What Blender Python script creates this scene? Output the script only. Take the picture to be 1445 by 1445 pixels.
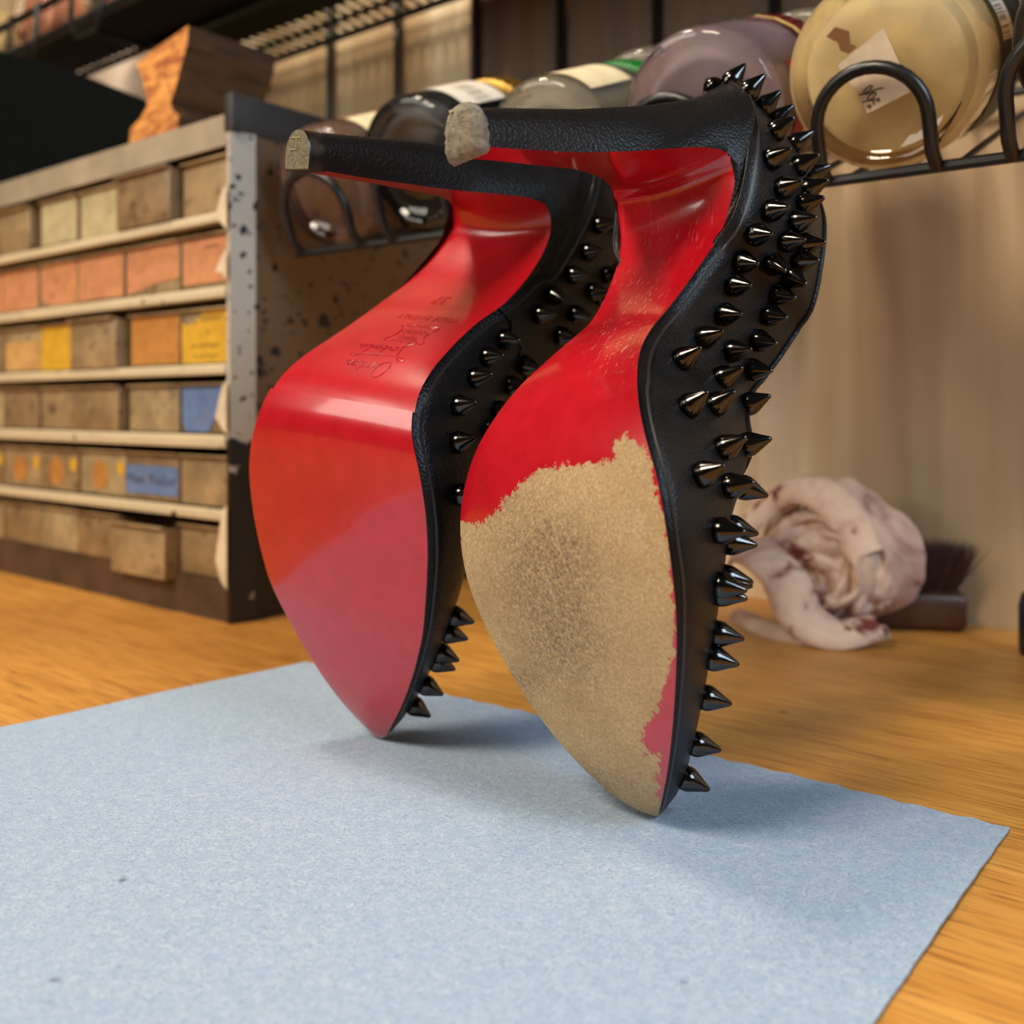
import bpy, bmesh, math, random
import numpy as np
from mathutils import Vector, Matrix
from mathutils.bvhtree import BVHTree

for o in list(bpy.data.objects):
    bpy.data.objects.remove(o)
S = bpy.context.scene
COL = S.collection
random.seed(7)
H = 0.11                       # eye height above the bench (m)
F, CX, CY = 1420.0, 722.0, 575.0

# ------------------------------------------------------------------ camera, world, lights, exposure
cam = bpy.data.cameras.new('camera'); camo = bpy.data.objects.new('camera', cam); COL.objects.link(camo)
camo.location = (0, 0, H); camo.rotation_euler = (math.pi/2, 0, 0)
cam.sensor_width = 36; cam.lens = 36*F/1445; cam.shift_y = -(722.5-CY)/1445; cam.shift_x = 0.5/1445
cam.clip_start = 0.01
cam.dof.use_dof = True; cam.dof.focus_distance = 0.265; cam.dof.aperture_fstop = 11
S.camera = camo
wd = bpy.data.worlds.new('world'); S.world = wd; wd.use_nodes = True
wd.node_tree.nodes['Background'].inputs[0].default_value = (1.0, 0.86, 0.70, 1)
wd.node_tree.nodes['Background'].inputs[1].default_value = 0.05

def area(name, loc, target, size, energy, color, sy=None):
    l = bpy.data.lights.new(name, 'AREA'); l.size = size; l.energy = energy; l.color = color
    if sy: l.shape = 'RECTANGLE'; l.size_y = sy
    o = bpy.data.objects.new(name, l); COL.objects.link(o); o.location = loc
    o.rotation_euler = (Vector(target)-Vector(loc)).to_track_quat('-Z', 'Y').to_euler()
    return o
area('shop_window', (0.62, -0.36, 0.60), (0.02, 0.3, 0.05), 0.40, 6.4, (0.62, 0.80, 1.0), 0.40)
area('side_lamp', (-1.05, -0.05, 0.62), (0, 0.3, 0.08), 0.5, 5.0, (1.0, 0.93, 0.82), 0.5)
area('bench_lamp', (-0.36, 0.40, 1.0), (0.02, 0.3, 0.05), 0.14, 5.0, (1.0, 0.84, 0.64))
area('ceiling_lamp', (-0.85, -0.55, 1.30), (-0.05, 0.22, 0.0), 0.42, 24.0, (1.0, 0.86, 0.66))
S.view_settings.view_transform = 'Standard'; S.view_settings.look = 'None'
S.view_settings.exposure = 0.0; S.view_settings.gamma = 1.0; S.view_settings.use_curve_mapping = False

# ------------------------------------------------------------------ helpers
AX = math.atan2(-0.631, 0.776)                     # direction of the wall and bench
U = Vector((math.cos(AX), math.sin(AX), 0)); N = Vector((-U.y, U.x, 0))
def W(u, n, z): return U*u + N*n + Vector((0, 0, z))
def on_plane(px, py, c):                           # wall-frame coordinates of a sight line on the plane n = c
    r = (px-CX)/F; v = Vector((r, 1, -(py-CY)/F)); k = c/v.dot(N)
    return v.dot(U)*k, H + v.z*k
def on_bench(px, py):
    D = H*F/(py-CY); return Vector(((px-CX)/F*D, D, 0))

def empty(name, label, cat, loc=(0, 0, 0), rz=0.0, group=None):
    o = bpy.data.objects.new(name, None); COL.objects.link(o); o.empty_display_size = 0.01
    o.location = loc; o.rotation_euler = (0, 0, rz)
    o['label'] = label; o['category'] = cat
    if group: o['group'] = group
    return o
def tag(o, label, cat, group=None):
    o['label'] = label; o['category'] = cat
    if group: o['group'] = group
    return o

class MB:
    """collects shapes into one mesh"""
    def __init__(s): s.v = []; s.f = []; s.m = []
    def add(s, vs, fs, mi=0):
        b = len(s.v); s.v += [tuple(map(float, v)) for v in vs]; s.f += [tuple(i+b for i in f) for f in fs]; s.m += [mi]*len(fs)
        return s
    def box(s, lo, hi, mi=0, bev=0.0):
        x0, y0, z0 = lo; x1, y1, z1 = hi
        if bev <= 0:
            vs = [(x0,y0,z0),(x1,y0,z0),(x1,y1,z0),(x0,y1,z0),(x0,y0,z1),(x1,y0,z1),(x1,y1,z1),(x0,y1,z1)]
            return s.add(vs, [(3,2,1,0),(4,5,6,7),(0,1,5,4),(1,2,6,5),(2,3,7,6),(3,0,4,7)], mi)
        bm = bmesh.new(); bmesh.ops.create_cube(bm, size=1)
        for v in bm.verts: v.co = Vector(((x0+x1)/2+v.co.x*(x1-x0), (y0+y1)/2+v.co.y*(y1-y0), (z0+z1)/2+v.co.z*(z1-z0)))
        bmesh.ops.bevel(bm, geom=bm.edges[:], offset=bev, segments=2, affect='EDGES', profile=0.5)
        bm.verts.index_update()
        s.add([v.co for v in bm.verts], [[v.index for v in f.verts] for f in bm.faces], mi); bm.free(); return s
    def tube(s, pts, r, seg=8, closed=False, mi=0, caps=True):
        pts = [Vector(p) for p in pts]; n = len(pts); rr = r if isinstance(r, (list, tuple)) else [r]*n
        rings = []; up = None
        for i, p in enumerate(pts):
            if closed: t = pts[(i+1) % n]-pts[i-1]
            else: t = pts[min(i+1, n-1)]-pts[max(i-1, 0)]
            t.normalize()
            if up is None:
                up = t.orthogonal().normalized()
            up = (up-t*up.dot(t));
            if up.length < 1e-6: up = t.orthogonal()
            up.normalize(); b = t.cross(up)
            rings.append([p+(up*math.cos(a)+b*math.sin(a))*rr[i] for a in (2*math.pi*k/seg for k in range(seg))])
        vs = [q for R in rings for q in R]; fs = []
        for i in range(n if closed else n-1):
            j = (i+1) % n
            for k in range(seg):
                l = (k+1) % seg; fs.append((i*seg+k, i*seg+l, j*seg+l, j*seg+k))
        if not closed and caps:
            fs.append(tuple(reversed(range(seg)))); fs.append(tuple((n-1)*seg+k for k in range(seg)))
        return s.add(vs, fs, mi)
    def lathe(s, prof, seg=48, axis='Y', mi=0, closed=False):
        """prof: list of (radius, along)"""
        vs = []; fs = []; n = len(prof)
        for (r, y) in prof:
            for k in range(seg):
                a = 2*math.pi*k/seg; c, d = r*math.cos(a), r*math.sin(a)
                vs.append((c, y, d) if axis == 'Y' else (c, d, y))
        for i in range(n if closed else n-1):
            j = (i+1) % n
            for k in range(seg):
                l = (k+1) % seg
                q = (i*seg+k, i*seg+l, j*seg+l, j*seg+k)
                fs.append(q if axis == 'Y' else q[::-1])
        return s.add(vs, [f[::-1] for f in fs], mi)
    def poly_prism(s, pts, d, mi=0):
        """pts: planar loop of vectors, extruded by vector d"""
        pts = [Vector(p) for p in pts]; d = Vector(d); n = len(pts)
        vs = pts+[p+d for p in pts]
        fs = [tuple(range(n)), tuple(reversed(range(n, 2*n)))]+[(i, i+n, (i+1) % n+n, (i+1) % n) for i in range(n)]
        return s.add(vs, fs, mi)
    def grid(s, rows, mi=0, wrap=False):
        m = len(rows[0]); vs = [p for r in rows for p in r]; fs = []
        for i in range(len(rows)-1):
            for k in range(m if wrap else m-1):
                l = (k+1) % m
                fs.append((i*m+k, i*m+l, (i+1)*m+l, (i+1)*m+k))
        return s.add(vs, fs, mi)
    def build(s, name, mats, parent=None, smooth=True, fix=True, angle=40, weld=0):
        me = bpy.data.meshes.new(name); me.from_pydata(s.v, [], s.f)
        if not isinstance(mats, (list, tuple)): mats = [mats]
        for m in mats: me.materials.append(m)
        for p, mi in zip(me.polygons, s.m): p.material_index = mi
        bm = bmesh.new(); bm.from_mesh(me)
        if weld: bmesh.ops.remove_doubles(bm, verts=bm.verts[:], dist=weld)
        if fix: bmesh.ops.recalc_face_normals(bm, faces=bm.faces[:])
        for f in bm.faces: f.smooth = smooth
        if smooth:
            for e in bm.edges:
                if len(e.link_faces) == 2 and e.calc_face_angle(0) > math.radians(angle): e.smooth = False
        bm.to_mesh(me); bm.free(); me.update()
        o = bpy.data.objects.new(name, me); COL.objects.link(o)
        if parent: o.parent = parent
        return o
def structure(o): o['kind'] = 'structure'; return o

_tcache = {}
def text_mesh(txt, size, align='CENTER', shear=0.0):
    cu = bpy.data.curves.new('lettering', 'FONT'); cu.body = txt; cu.size = size; cu.align_x = align; cu.align_y = 'CENTER'; cu.shear = shear
    cu.resolution_u = 3
    o = bpy.data.objects.new('lettering', cu); COL.objects.link(o)
    dg = bpy.context.evaluated_depsgraph_get(); dg.update()
    me = bpy.data.meshes.new_from_object(o.evaluated_get(dg))
    vs = [v.co.copy() for v in me.vertices]; fs = [tuple(p.vertices) for p in me.polygons]
    bpy.data.objects.remove(o); bpy.data.curves.remove(cu); bpy.data.meshes.remove(me)
    return vs, fs

# ------------------------------------------------------------------ materials
def srgb(r, g, b):
    f = lambda c: (c/255/12.92) if c/255 <= 0.04045 else ((c/255+0.055)/1.055)**2.4
    return (f(r), f(g), f(b), 1)
class NT:
    def __init__(s, name):
        s.m = bpy.data.materials.new(name); s.m.use_nodes = True; s.t = s.m.node_tree; s.b = s.t.nodes['Principled BSDF']
    def n(s, typ, **kw):
        x = s.t.nodes.new(typ)
        for k, v in kw.items():
            if k.startswith('i_'):
                key = k[2:]; x.inputs[int(key) if key.isdigit() else key.replace('_', ' ')].default_value = v
            else: setattr(x, k, v)
        return x
    def l(s, a, b): s.t.links.new(a, b)
    def coord(s, scale=(1, 1, 1), kind='Object', rot=(0, 0, 0)):
        tc = s.n('ShaderNodeTexCoord'); mp = s.n('ShaderNodeMapping'); mp.inputs['Scale'].default_value = scale; mp.inputs['Rotation'].default_value = rot
        s.l(tc.outputs[kind], mp.inputs[0]); return mp.outputs[0]
    def noise(s, co, scale=5, detail=4, rough=0.55, dist=0):
        x = s.n('ShaderNodeTexNoise'); x.inputs['Scale'].default_value = scale; x.inputs['Detail'].default_value = detail
        x.inputs['Roughness'].default_value = rough; x.inputs['Distortion'].default_value = dist
        s.l(co, x.inputs['Vector']); return x.outputs['Fac']
    def voro(s, co, scale=5, feature='F1', rnd=1.0):
        x = s.n('ShaderNodeTexVoronoi', feature=feature); x.inputs['Scale'].default_value = scale; x.inputs['Randomness'].default_value = rnd
        s.l(co, x.inputs['Vector']); return x
    def ramp(s, fac, stops, interp='LINEAR'):
        x = s.n('ShaderNodeValToRGB'); e = x.color_ramp.elements; x.color_ramp.interpolation = interp
        while len(e) < len(stops): e.new(0.5)
        for el, (p, c) in zip(e, stops):
            el.position = p; el.color = c if len(c) == 4 else (*c, 1)
        s.l(fac, x.inputs[0]); return x.outputs[0]
    def mix(s, fac, a, b, mode='MIX'):
        x = s.n('ShaderNodeMix', data_type='RGBA', blend_type=mode)
        for sock, v in ((x.inputs[0], fac), (x.inputs[6], a), (x.inputs[7], b)):
            if hasattr(v, 'is_linked') or isinstance(v, bpy.types.NodeSocket): s.l(v, sock)
            else: sock.default_value = v
        return x.outputs[2]
    def math(s, op, a, b=0.0, c=None):
        x = s.n('ShaderNodeMath', operation=op)
        for i, v in enumerate((a, b) if c is None else (a, b, c)):
            if isinstance(v, bpy.types.NodeSocket): s.l(v, x.inputs[i])
            else: x.inputs[i].default_value = v
        return x.outputs[0]
    def bump(s, hgt, strength=0.3, dist=0.001):
        x = s.n('ShaderNodeBump'); x.inputs['Strength'].default_value = strength; x.inputs['Distance'].default_value = dist
        s.l(hgt, x.inputs['Height']); s.l(x.outputs[0], s.b.inputs['Normal'])
    def set(s, **kw):
        for k, v in kw.items():
            sock = s.b.inputs[k.replace('_', ' ')]
            if isinstance(v, bpy.types.NodeSocket): s.l(v, sock)
            else: sock.default_value = v
        return s.m
def black_white(a, b): return [(a, (0, 0, 0)), (b, (1, 1, 1))]
def simple(name, col, rough=0.5, metal=0.0, var=0.15, scale=60, bump=0.0, bscale=300, **kw):
    t = NT(name); co = t.coord()
    f = t.noise(co, scale, 5)
    dark = tuple(c*(1-var) for c in col[:3])+(1,); lite = tuple(min(1, c*(1+var)) for c in col[:3])+(1,)
    c = t.ramp(f, [(0.3, dark), (0.7, lite)])
    t.set(Base_Color=c, Roughness=rough, Metallic=metal, **kw)
    if bump: t.bump(t.noise(co, bscale, 3), bump, 0.0006)
    return t.m
MAT = {}
def wood_bench():
    t = NT('oak_bench'); co = t.coord((6, 75, 75)); co2 = t.coord((1, 1, 1)); co3 = t.coord((34, 760, 760))
    g = t.noise(co, 1.6, 6, 0.6, 1.2); fine = t.noise(co3, 1.2, 4, 0.6, 0.3); blot = t.noise(co2, 6, 3)
    c = t.ramp(g, [(0.2, srgb(178, 116, 48)), (0.5, srgb(212, 150, 68)), (0.8, srgb(228, 170, 86))])
    c = t.mix(t.math('MULTIPLY', t.ramp(fine, black_white(0.52, 0.66)), .75), c, srgb(124, 70, 28))
    c = t.mix(t.math('MULTIPLY', t.ramp(blot, black_white(0.45, 0.75)), 0.55), c, srgb(128, 74, 32))
    sp = t.noise(t.coord((1, 2.2, 1)), 55, 2); c = t.mix(t.ramp(sp, black_white(0.73, 0.78)), c, srgb(58, 32, 16))
    t.bump(t.math('ADD', fine, t.math('MULTIPLY', g, 0.6)), 0.35, 0.0005)
    return t.set(Base_Color=c, Roughness=0.42, Specular_IOR_Level=0.4)
MAT['bench'] = wood_bench()
def towel():
    t = NT('blue_paper_towel'); co = t.coord(); a = t.noise(t.coord((1, 1.8, 1), rot=(0, 0, .5)), 620, 4, 0.75, 2.5); b = t.noise(co, 330, 4, 0.7); big = t.noise(co, 9, 3)
    c = t.ramp(a, [(0.34, srgb(112, 134, 166)), (0.5, srgb(176, 194, 213)), (0.66, srgb(212, 222, 234))])
    c = t.mix(t.math('MULTIPLY', t.ramp(b, black_white(0.42, 0.62)), 0.45), c, srgb(150, 172, 204))
    c = t.mix(t.math('MULTIPLY', big, 0.3), c, srgb(150, 178, 214))
    sp = t.noise(co, 75, 1); c = t.mix(t.ramp(sp, black_white(0.79, 0.82)), c, srgb(70, 74, 84))
    t.bump(t.math('ADD', a, t.math('MULTIPLY', b, 1.4)), 0.55, 0.0005)
    return t.set(Base_Color=c, Roughness=0.9, Specular_IOR_Level=0.1)
MAT['towel'] = towel()
def plaster():
    t = NT('caustic_streaked_wall'); co = t.coord((26, 26, 1.6)); f = t.noise(co, 1.0, 4, 0.5, 0.6); g = t.noise(t.coord(), 14, 4)
    c = t.ramp(f, [(0.35, srgb(180, 150, 112)), (0.52, srgb(198, 172, 134)), (0.66, srgb(228, 210, 178))])  # pale vertical streaks paint in light thrown through the glass jars
    c = t.mix(t.math('MULTIPLY', t.ramp(g, black_white(0.4, 0.7)), 0.35), c, srgb(172, 144, 108))
    return t.set(Base_Color=c, Roughness=0.6)
MAT['wall'] = plaster()
def red_sole(name, rough=0.16, worn=False, marks=False):
    t = NT(name); co = t.coord(); f = t.noise(co, 160, 4)
    c = t.ramp(f, [(0.3, (0.40, 0.004, 0.010, 1)), (0.7, (0.48, 0.006, 0.016, 1))])
    r = rough; fleck = t.noise(co, 1100, 2)
    if worn:
        at = t.n('ShaderNodeAttribute', attribute_name='wear'); w = at.outputs['Fac']
        e = t.math('ADD', t.math('MULTIPLY', t.math('SUBTRACT', t.noise(co, 480, 8, 0.75), 0.5), 0.52), t.math('MULTIPLY', t.math('SUBTRACT', t.noise(co, 95, 3), 0.5), 0.16))
        m = t.ramp(t.math('ADD', w, e), black_white(0.495, 0.51))
        lea = t.noise(co, 1300, 5, 0.7); le2 = t.noise(co, 60, 4, 0.6)
        tan = t.ramp(lea, [(0.28, srgb(158, 128, 88)), (0.5, srgb(190, 160, 116)), (0.72, srgb(210, 184, 142))])
        tan = t.mix(t.math('MULTIPLY', t.ramp(le2, black_white(0.42, 0.66)), 0.4), tan, srgb(160, 128, 84))
        sm = t.n('ShaderNodeAttribute', attribute_name='smudge').outputs['Fac']
        sp = t.math('MULTIPLY', sm, t.ramp(t.noise(co, 900, 5, 0.8), black_white(0.34, 0.64)))
        tan = t.mix(t.math('MULTIPLY', sp, 0.85), tan, srgb(74, 62, 50))
        sc_ = t.noise(t.coord((900, 500, 70), rot=(0.0, 0.0, 0.4)), 1.0, 3, .6, .8); sf = t.n('ShaderNodeAttribute', attribute_name='scuff').outputs['Fac']
        c = t.mix(t.math('MULTIPLY', t.math('MULTIPLY', sf, t.ramp(sc_, black_white(.60, .66))), .75), c, (.62, .22, .16, 1))
        c = t.mix(m, c, tan)
        rr = t.n('ShaderNodeMix', data_type='FLOAT'); t.l(m, rr.inputs[0]); rr.inputs[2].default_value = rough; rr.inputs[3].default_value = 0.85
        r = rr.outputs[0]
        coat = t.math('MULTIPLY', t.math('SUBTRACT', 1.0, m), 0.8)
        t.bump(t.math('MULTIPLY', m, lea), 0.35, 0.0006)
        return t.set(Base_Color=c, Roughness=r, Coat_Weight=coat, Coat_Roughness=0.08)
    t.bump(t.math('ADD', t.noise(co, 60, 2), t.math('MULTIPLY', t.ramp(fleck, black_white(0.72, 0.8)), 0.15)), 0.12, 0.0008)
    return t.set(Base_Color=c, Roughness=r, Coat_Weight=0.6, Coat_Roughness=0.05 if marks else 0.12)
MAT['red'] = red_sole('red_lacquer', 0.3)
MAT['red_rubber'] = red_sole('red_half_sole', 0.22, marks=True)
MAT['red_worn'] = red_sole('worn_red_lacquer', 0.2, worn=True)
def leather(name, col=(0.006, 0.006, 0.0065, 1), rough=0.36, b=0.9):
    t = NT(name); co = t.coord(); v = t.voro(co, 1100); n = t.noise(co, 420, 4, 0.65, 0.5)
    t.bump(t.math('ADD', t.math('MULTIPLY', v.outputs['Distance'], 0.8), n), b, 0.0002)
    f = t.noise(co, 90, 3); rr = t.math('MULTIPLY_ADD', f, 0.25, rough-0.1)
    return t.set(Base_Color=col, Roughness=rr, Specular_IOR_Level=0.24)
MAT['leather'] = leather('black_grain_leather')
MAT['leather_worn'] = leather('scuffed_black_leather', (0.007, 0.007, 0.0075, 1), 0.36, 0.5)
MAT['heel_leather'] = leather('heel_cover_leather', (0.006, 0.006, 0.0065, 1), 0.36, 0.9)
MAT['lining'] = simple('dark_lining', (0.03, 0.026, 0.024, 1), 0.7)
MAT['edge'] = simple('sole_edge_paint', (0.02, 0.018, 0.018, 1), 0.4)
MAT['gunmetal'] = simple('gunmetal', (0.075, 0.072, 0.07, 1), 0.15, 1.0, var=0.05)
MAT['tip'] = simple('black_top_piece', (0.010, 0.008, 0.008, 1), 0.25)
MAT['tip_face'] = simple('dusty_top_piece', srgb(112, 104, 82), 0.9, var=0.35, scale=700, bump=0.8, bscale=900)
MAT['tip_worn'] = simple('worn_top_piece', srgb(128, 118, 102), 0.9, var=0.35, scale=500, bump=1.0, bscale=500)

MAT['red_mark'] = simple('red_embossing', (0.46, 0.005, 0.014, 1), 0.25, var=0.05)
def spatter(name, base, rough=0.5, dens=0.5, band=True, bright=1.0):
    t = NT(name); co = t.coord(); n1 = t.noise(co, 18, 4)
    c = t.ramp(n1, [(0.3, tuple(x*.85 for x in base[:3])), (0.7, base[:3])])
    jig = t.n('ShaderNodeVectorMath', operation='ADD'); nn = t.n('ShaderNodeTexNoise'); nn.inputs['Scale'].default_value = 120; t.l(co, nn.inputs['Vector'])
    sc = t.n('ShaderNodeVectorMath', operation='SCALE'); sc.inputs['Scale'].default_value = 0.006; t.l(nn.outputs['Color'], sc.inputs[0]); t.l(co, jig.inputs[0]); t.l(sc.outputs[0], jig.inputs[1])
    for s, th, col in ((95, .17, srgb(24, 20, 18)), (210, .2, srgb(30, 24, 22)), (150, .12, srgb(96, 26, 26))):
        v = t.voro(jig.outputs[0], s); pick = t.math('GREATER_THAN', v.outputs['Color'], 1-dens)
        sep = t.n('ShaderNodeSeparateColor'); t.l(v.outputs['Color'], sep.inputs[0]); pick = t.math('GREATER_THAN', sep.outputs[0], 1-dens)
        rad = t.math('MULTIPLY', sep.outputs[1], th*2)
        m = t.math('MULTIPLY', t.math('LESS_THAN', v.outputs['Distance'], rad), pick)
        c = t.mix(m, c, col)
    if band:
        sx = t.n('ShaderNodeSeparateXYZ'); t.l(co, sx.inputs[0])
        hgt = t.math('ADD', sx.outputs[2], t.math('MULTIPLY', t.math('SUBTRACT', t.noise(co, 70, 4), .5), .022))
        m = t.math('LESS_THAN', hgt, 0.0915)
        chip = t.math('LESS_THAN', t.noise(co, 110, 3), 0.68)
        c = t.mix(t.math('MULTIPLY', m, chip), c, srgb(20, 18, 16))
    return t.set(Base_Color=c, Roughness=rough)
MAT['cab_side'] = spatter('spattered_shaded_paint', srgb(120, 93, 64), .5)  # brown base has the side panel's shade painted in
MAT['cab_flange'] = spatter('spattered_pale_paint', srgb(186, 178, 164), .45)
MAT['cab_rail'] = spatter('cream_rail_paint', srgb(204, 188, 154), .5, .22, False)
MAT['cab_top'] = simple('dusty_grey_paint', srgb(150, 138, 118), .6, var=.25, scale=25)
MAT['cab_dark'] = simple('dark_steel', srgb(46, 42, 38), .5, var=.3, scale=40)
MAT['cab_base'] = simple('rusty_base_paint', srgb(74, 54, 38), .55, var=.45, scale=30)
def plastic(name, col, k):
    t = NT(name); co = t.coord(); n = t.noise(co, 34+k*7, 5, .65); v = t.noise(co, 160, 3)
    c = t.ramp(n, [(.3, tuple(x*.55 for x in col[:3])), (.5, tuple(x*.9 for x in col[:3])), (.68, tuple(x*1.2 for x in col[:3]))])
    c = t.mix(t.math('MULTIPLY', t.ramp(v, black_white(.60, .72)), .75), c, srgb(70, 48, 30))
    return t.set(Base_Color=c, Roughness=.38, Transmission_Weight=0.12, Coat_Weight=.15)
MAT['drawer'] = [plastic('cloudy_drawer_plastic', srgb(*c), i) for i, c in enumerate(((170, 144, 106), (156, 130, 94), (178, 156, 118), (150, 124, 90)))]
def card(name, col, scale=110, amt=.5):
    t = NT(name); co = t.coord(); n = t.noise(co, scale, 4, .6); big = t.noise(co, 45, 3)
    c = t.ramp(n, [(.35, tuple(x*.8 for x in col[:3])), (.6, col[:3])])
    c = t.mix(t.math('MULTIPLY', t.ramp(big, black_white(.58, .72)), amt), c, srgb(150, 92, 40))
    c = t.mix(t.ramp(t.noise(co, 170, 1), black_white(.77, .80)), c, srgb(52, 34, 26))
    return t.set(Base_Color=c, Roughness=.5)
MAT['card_orange'] = card('orange_card', srgb(200, 138, 96)); MAT['card_yellow'] = card('yellow_card', srgb(214, 168, 48), amt=.2)
MAT['card_ochre'] = card('ochre_card', srgb(186, 128, 62)); MAT['card_tan'] = card('tan_card', srgb(204, 160, 98)); MAT['card_blue'] = card('blue_card', srgb(98, 124, 172), amt=.15)
MAT['card_pale'] = card('pale_card', srgb(184, 172, 132), amt=.2)
MAT['ink'] = simple('dark_ink', (.02, .018, .018, 1), .6)
MAT['tape'] = simple('torn_tape', srgb(214, 196, 168), .35, var=.2)
MAT['panel'] = simple('dark_teal_board', (.0016, .0028, .003, 1), .8, var=.3, Specular_IOR_Level=.06)
MAT['pale'] = simple('pale_card_sheet', srgb(226, 208, 190), .7, var=.1)
def block(name, a, b_, sc):
    t = NT(name); n = t.noise(t.coord((1, .3, 2.5)), sc, 5, .6, 1.5); k = t.noise(t.coord(), 34, 2)
    c = t.ramp(n, [(.38, a), (.6, b_)]); c = t.mix(t.ramp(k, black_white(.70, .76)), c, srgb(60, 28, 16))
    return t.set(Base_Color=c, Roughness=.55)
MAT['block_dark'] = block('stained_wood', srgb(64, 44, 26), srgb(96, 66, 38), 40); MAT['block_end'] = block('bare_wood', srgb(150, 82, 40), srgb(224, 158, 80), 44)
MAT['wire'] = simple('black_coated_wire', (.008, .008, .008, 1), .33, var=.2)
MAT['tray'] = simple('dark_tray', (.02, .016, .013, 1), .6)
gt = NT('jar_glass'); gt.set(Base_Color=(.94, .95, .92, 1), Roughness=.03, Transmission_Weight=1.0, IOR=1.45); MAT['glass'] = gt.m
for k, c, r in (('mud', (122, 92, 78), .5), ('ink_paste', (34, 34, 36), .4), ('grey_paste', (150, 140, 122), .5), ('mauve', (150, 126, 134), .5), ('cream', (236, 208, 150), .5), ('brown_paste', (54, 42, 34), .5), ('flesh', (226, 156, 124), .5), ('pink', (206, 150, 134), .5)):
    MAT[k] = simple(k+'_fill', srgb(*c), r, var=.18, scale=45)
for k, c, me_, r in (('lid_copper', (196, 130, 82), .9, .3), ('lid_gold', (214, 170, 84), .9, .3), ('lid_green', (24, 120, 44), 0, .35), ('lid_maroon', (96, 22, 22), 0, .35), ('lid_dark', (40, 40, 36), .2, .4), ('lid_silver', (200, 190, 170), .9, .25)):
    MAT[k] = simple(k, srgb(*c), r, me_, var=.1)
for k, c in (('paper_label', (226, 206, 166)), ('label_brown', (128, 88, 56)), ('label_red', (168, 26, 28)), ('label_gold', (220, 190, 110)), ('label_green', (44, 50, 34)), ('label_tan', (176, 140, 96)), ('sticker', (222, 204, 178))):
    MAT[k] = simple(k, srgb(*c), .55, var=.12, scale=120)
def barcode():
    t = NT('barcode_label'); co = t.coord(); sx = t.n('ShaderNodeSeparateXYZ'); t.l(co, sx.inputs[0])
    an = t.math('ARCTAN2', sx.outputs[2], sx.outputs[0]); cx = t.n('ShaderNodeCombineXYZ'); t.l(an, cx.inputs[0])
    n = t.noise(cx.outputs[0], 60, 0)
    zone = t.math('MULTIPLY', t.math('GREATER_THAN', sx.outputs[1], .027), t.math('LESS_THAN', sx.outputs[1], .038))
    zone = t.math('MULTIPLY', zone, t.math('LESS_THAN', an, 1.25))
    return t.set(Base_Color=t.mix(t.math('MULTIPLY', zone, t.math('LESS_THAN', n, .48)), srgb(222, 210, 194), srgb(40, 36, 34)), Roughness=.5)
MAT['barcode'] = barcode()
def ragm():
    t = NT('stained_rag'); co = t.coord(); n = t.noise(co, 26, 4, .6, .8); k = t.noise(co, 44, 3, .6, .6)
    c = t.ramp(n, [(.32, srgb(150, 112, 104)), (.48, srgb(200, 170, 152)), (.62, srgb(214, 188, 164)), (.72, srgb(190, 150, 120))])
    c = t.mix(t.ramp(k, black_white(.60, .68)), c, srgb(110, 46, 44)); c = t.mix(t.ramp(t.noise(co, 36, 3), black_white(.66, .74)), c, srgb(66, 58, 52))
    t.bump(t.noise(co, 500, 3), .3, .0006)
    return t.set(Base_Color=c, Roughness=.9)
MAT['rag'] = ragm()
MAT['brush_wood'] = simple('dark_brush_wood', srgb(66, 42, 28), .35, var=.35, scale=50)
MAT['bristle'] = simple('dark_bristle', srgb(52, 22, 17), .6, var=.3)
MAT['bottle'] = simple('dark_blue_bottle', (.012, .022, .035, 1), .25)

def shade_boarding():
    t = NT('shade_brown_boards'); co = t.coord((60, 60, 3)); f = t.noise(co, 1.0, 4, .5, .6); k = t.noise(t.coord((46, 46, 9)), 1.0, 2)
    c = t.ramp(f, [(.3, srgb(84, 62, 42)), (.7, srgb(108, 82, 58))]); c = t.mix(t.ramp(k, black_white(.66, .72)), c, srgb(158, 126, 92))  # brown tone paints in the shade under the upper shelf
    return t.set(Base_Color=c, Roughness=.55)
MAT['shade_boarding'] = shade_boarding()

MAT['tip_line'] = simple('dusty_line', srgb(150, 138, 96), .8)

# ------------------------------------------------------------------ the bench, the wall
BX = Matrix.Rotation(AX, 4, 'Z')
def wall_frame(o, loc=(0, 0, 0)): o.matrix_world = Matrix.Translation(loc) @ BX
b = MB().box((-1.5, -0.45, -0.045), (1.1, 0.543, 0.0), bev=0.002).build('workbench', MAT['bench'], smooth=True); wall_frame(b)
tag(b, 'worn oak workbench top carrying the shoes and the drawer cabinet', 'workbench')
m = MB()
m.box((-1.6, 0.543, -0.4), (1.2, 0.60, 1.0))
wl = structure(m.build('wall_back', MAT['wall'], smooth=False)); wall_frame(wl)

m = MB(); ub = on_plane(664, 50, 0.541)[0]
for k in range(8):                                      # boards added above the jar rack, shelf shade painted as brown
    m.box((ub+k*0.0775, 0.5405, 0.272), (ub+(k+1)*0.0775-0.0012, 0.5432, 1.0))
o = structure(m.build('wall_shade_boarding', MAT['shade_boarding'], smooth=False)); wall_frame(o)

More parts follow.
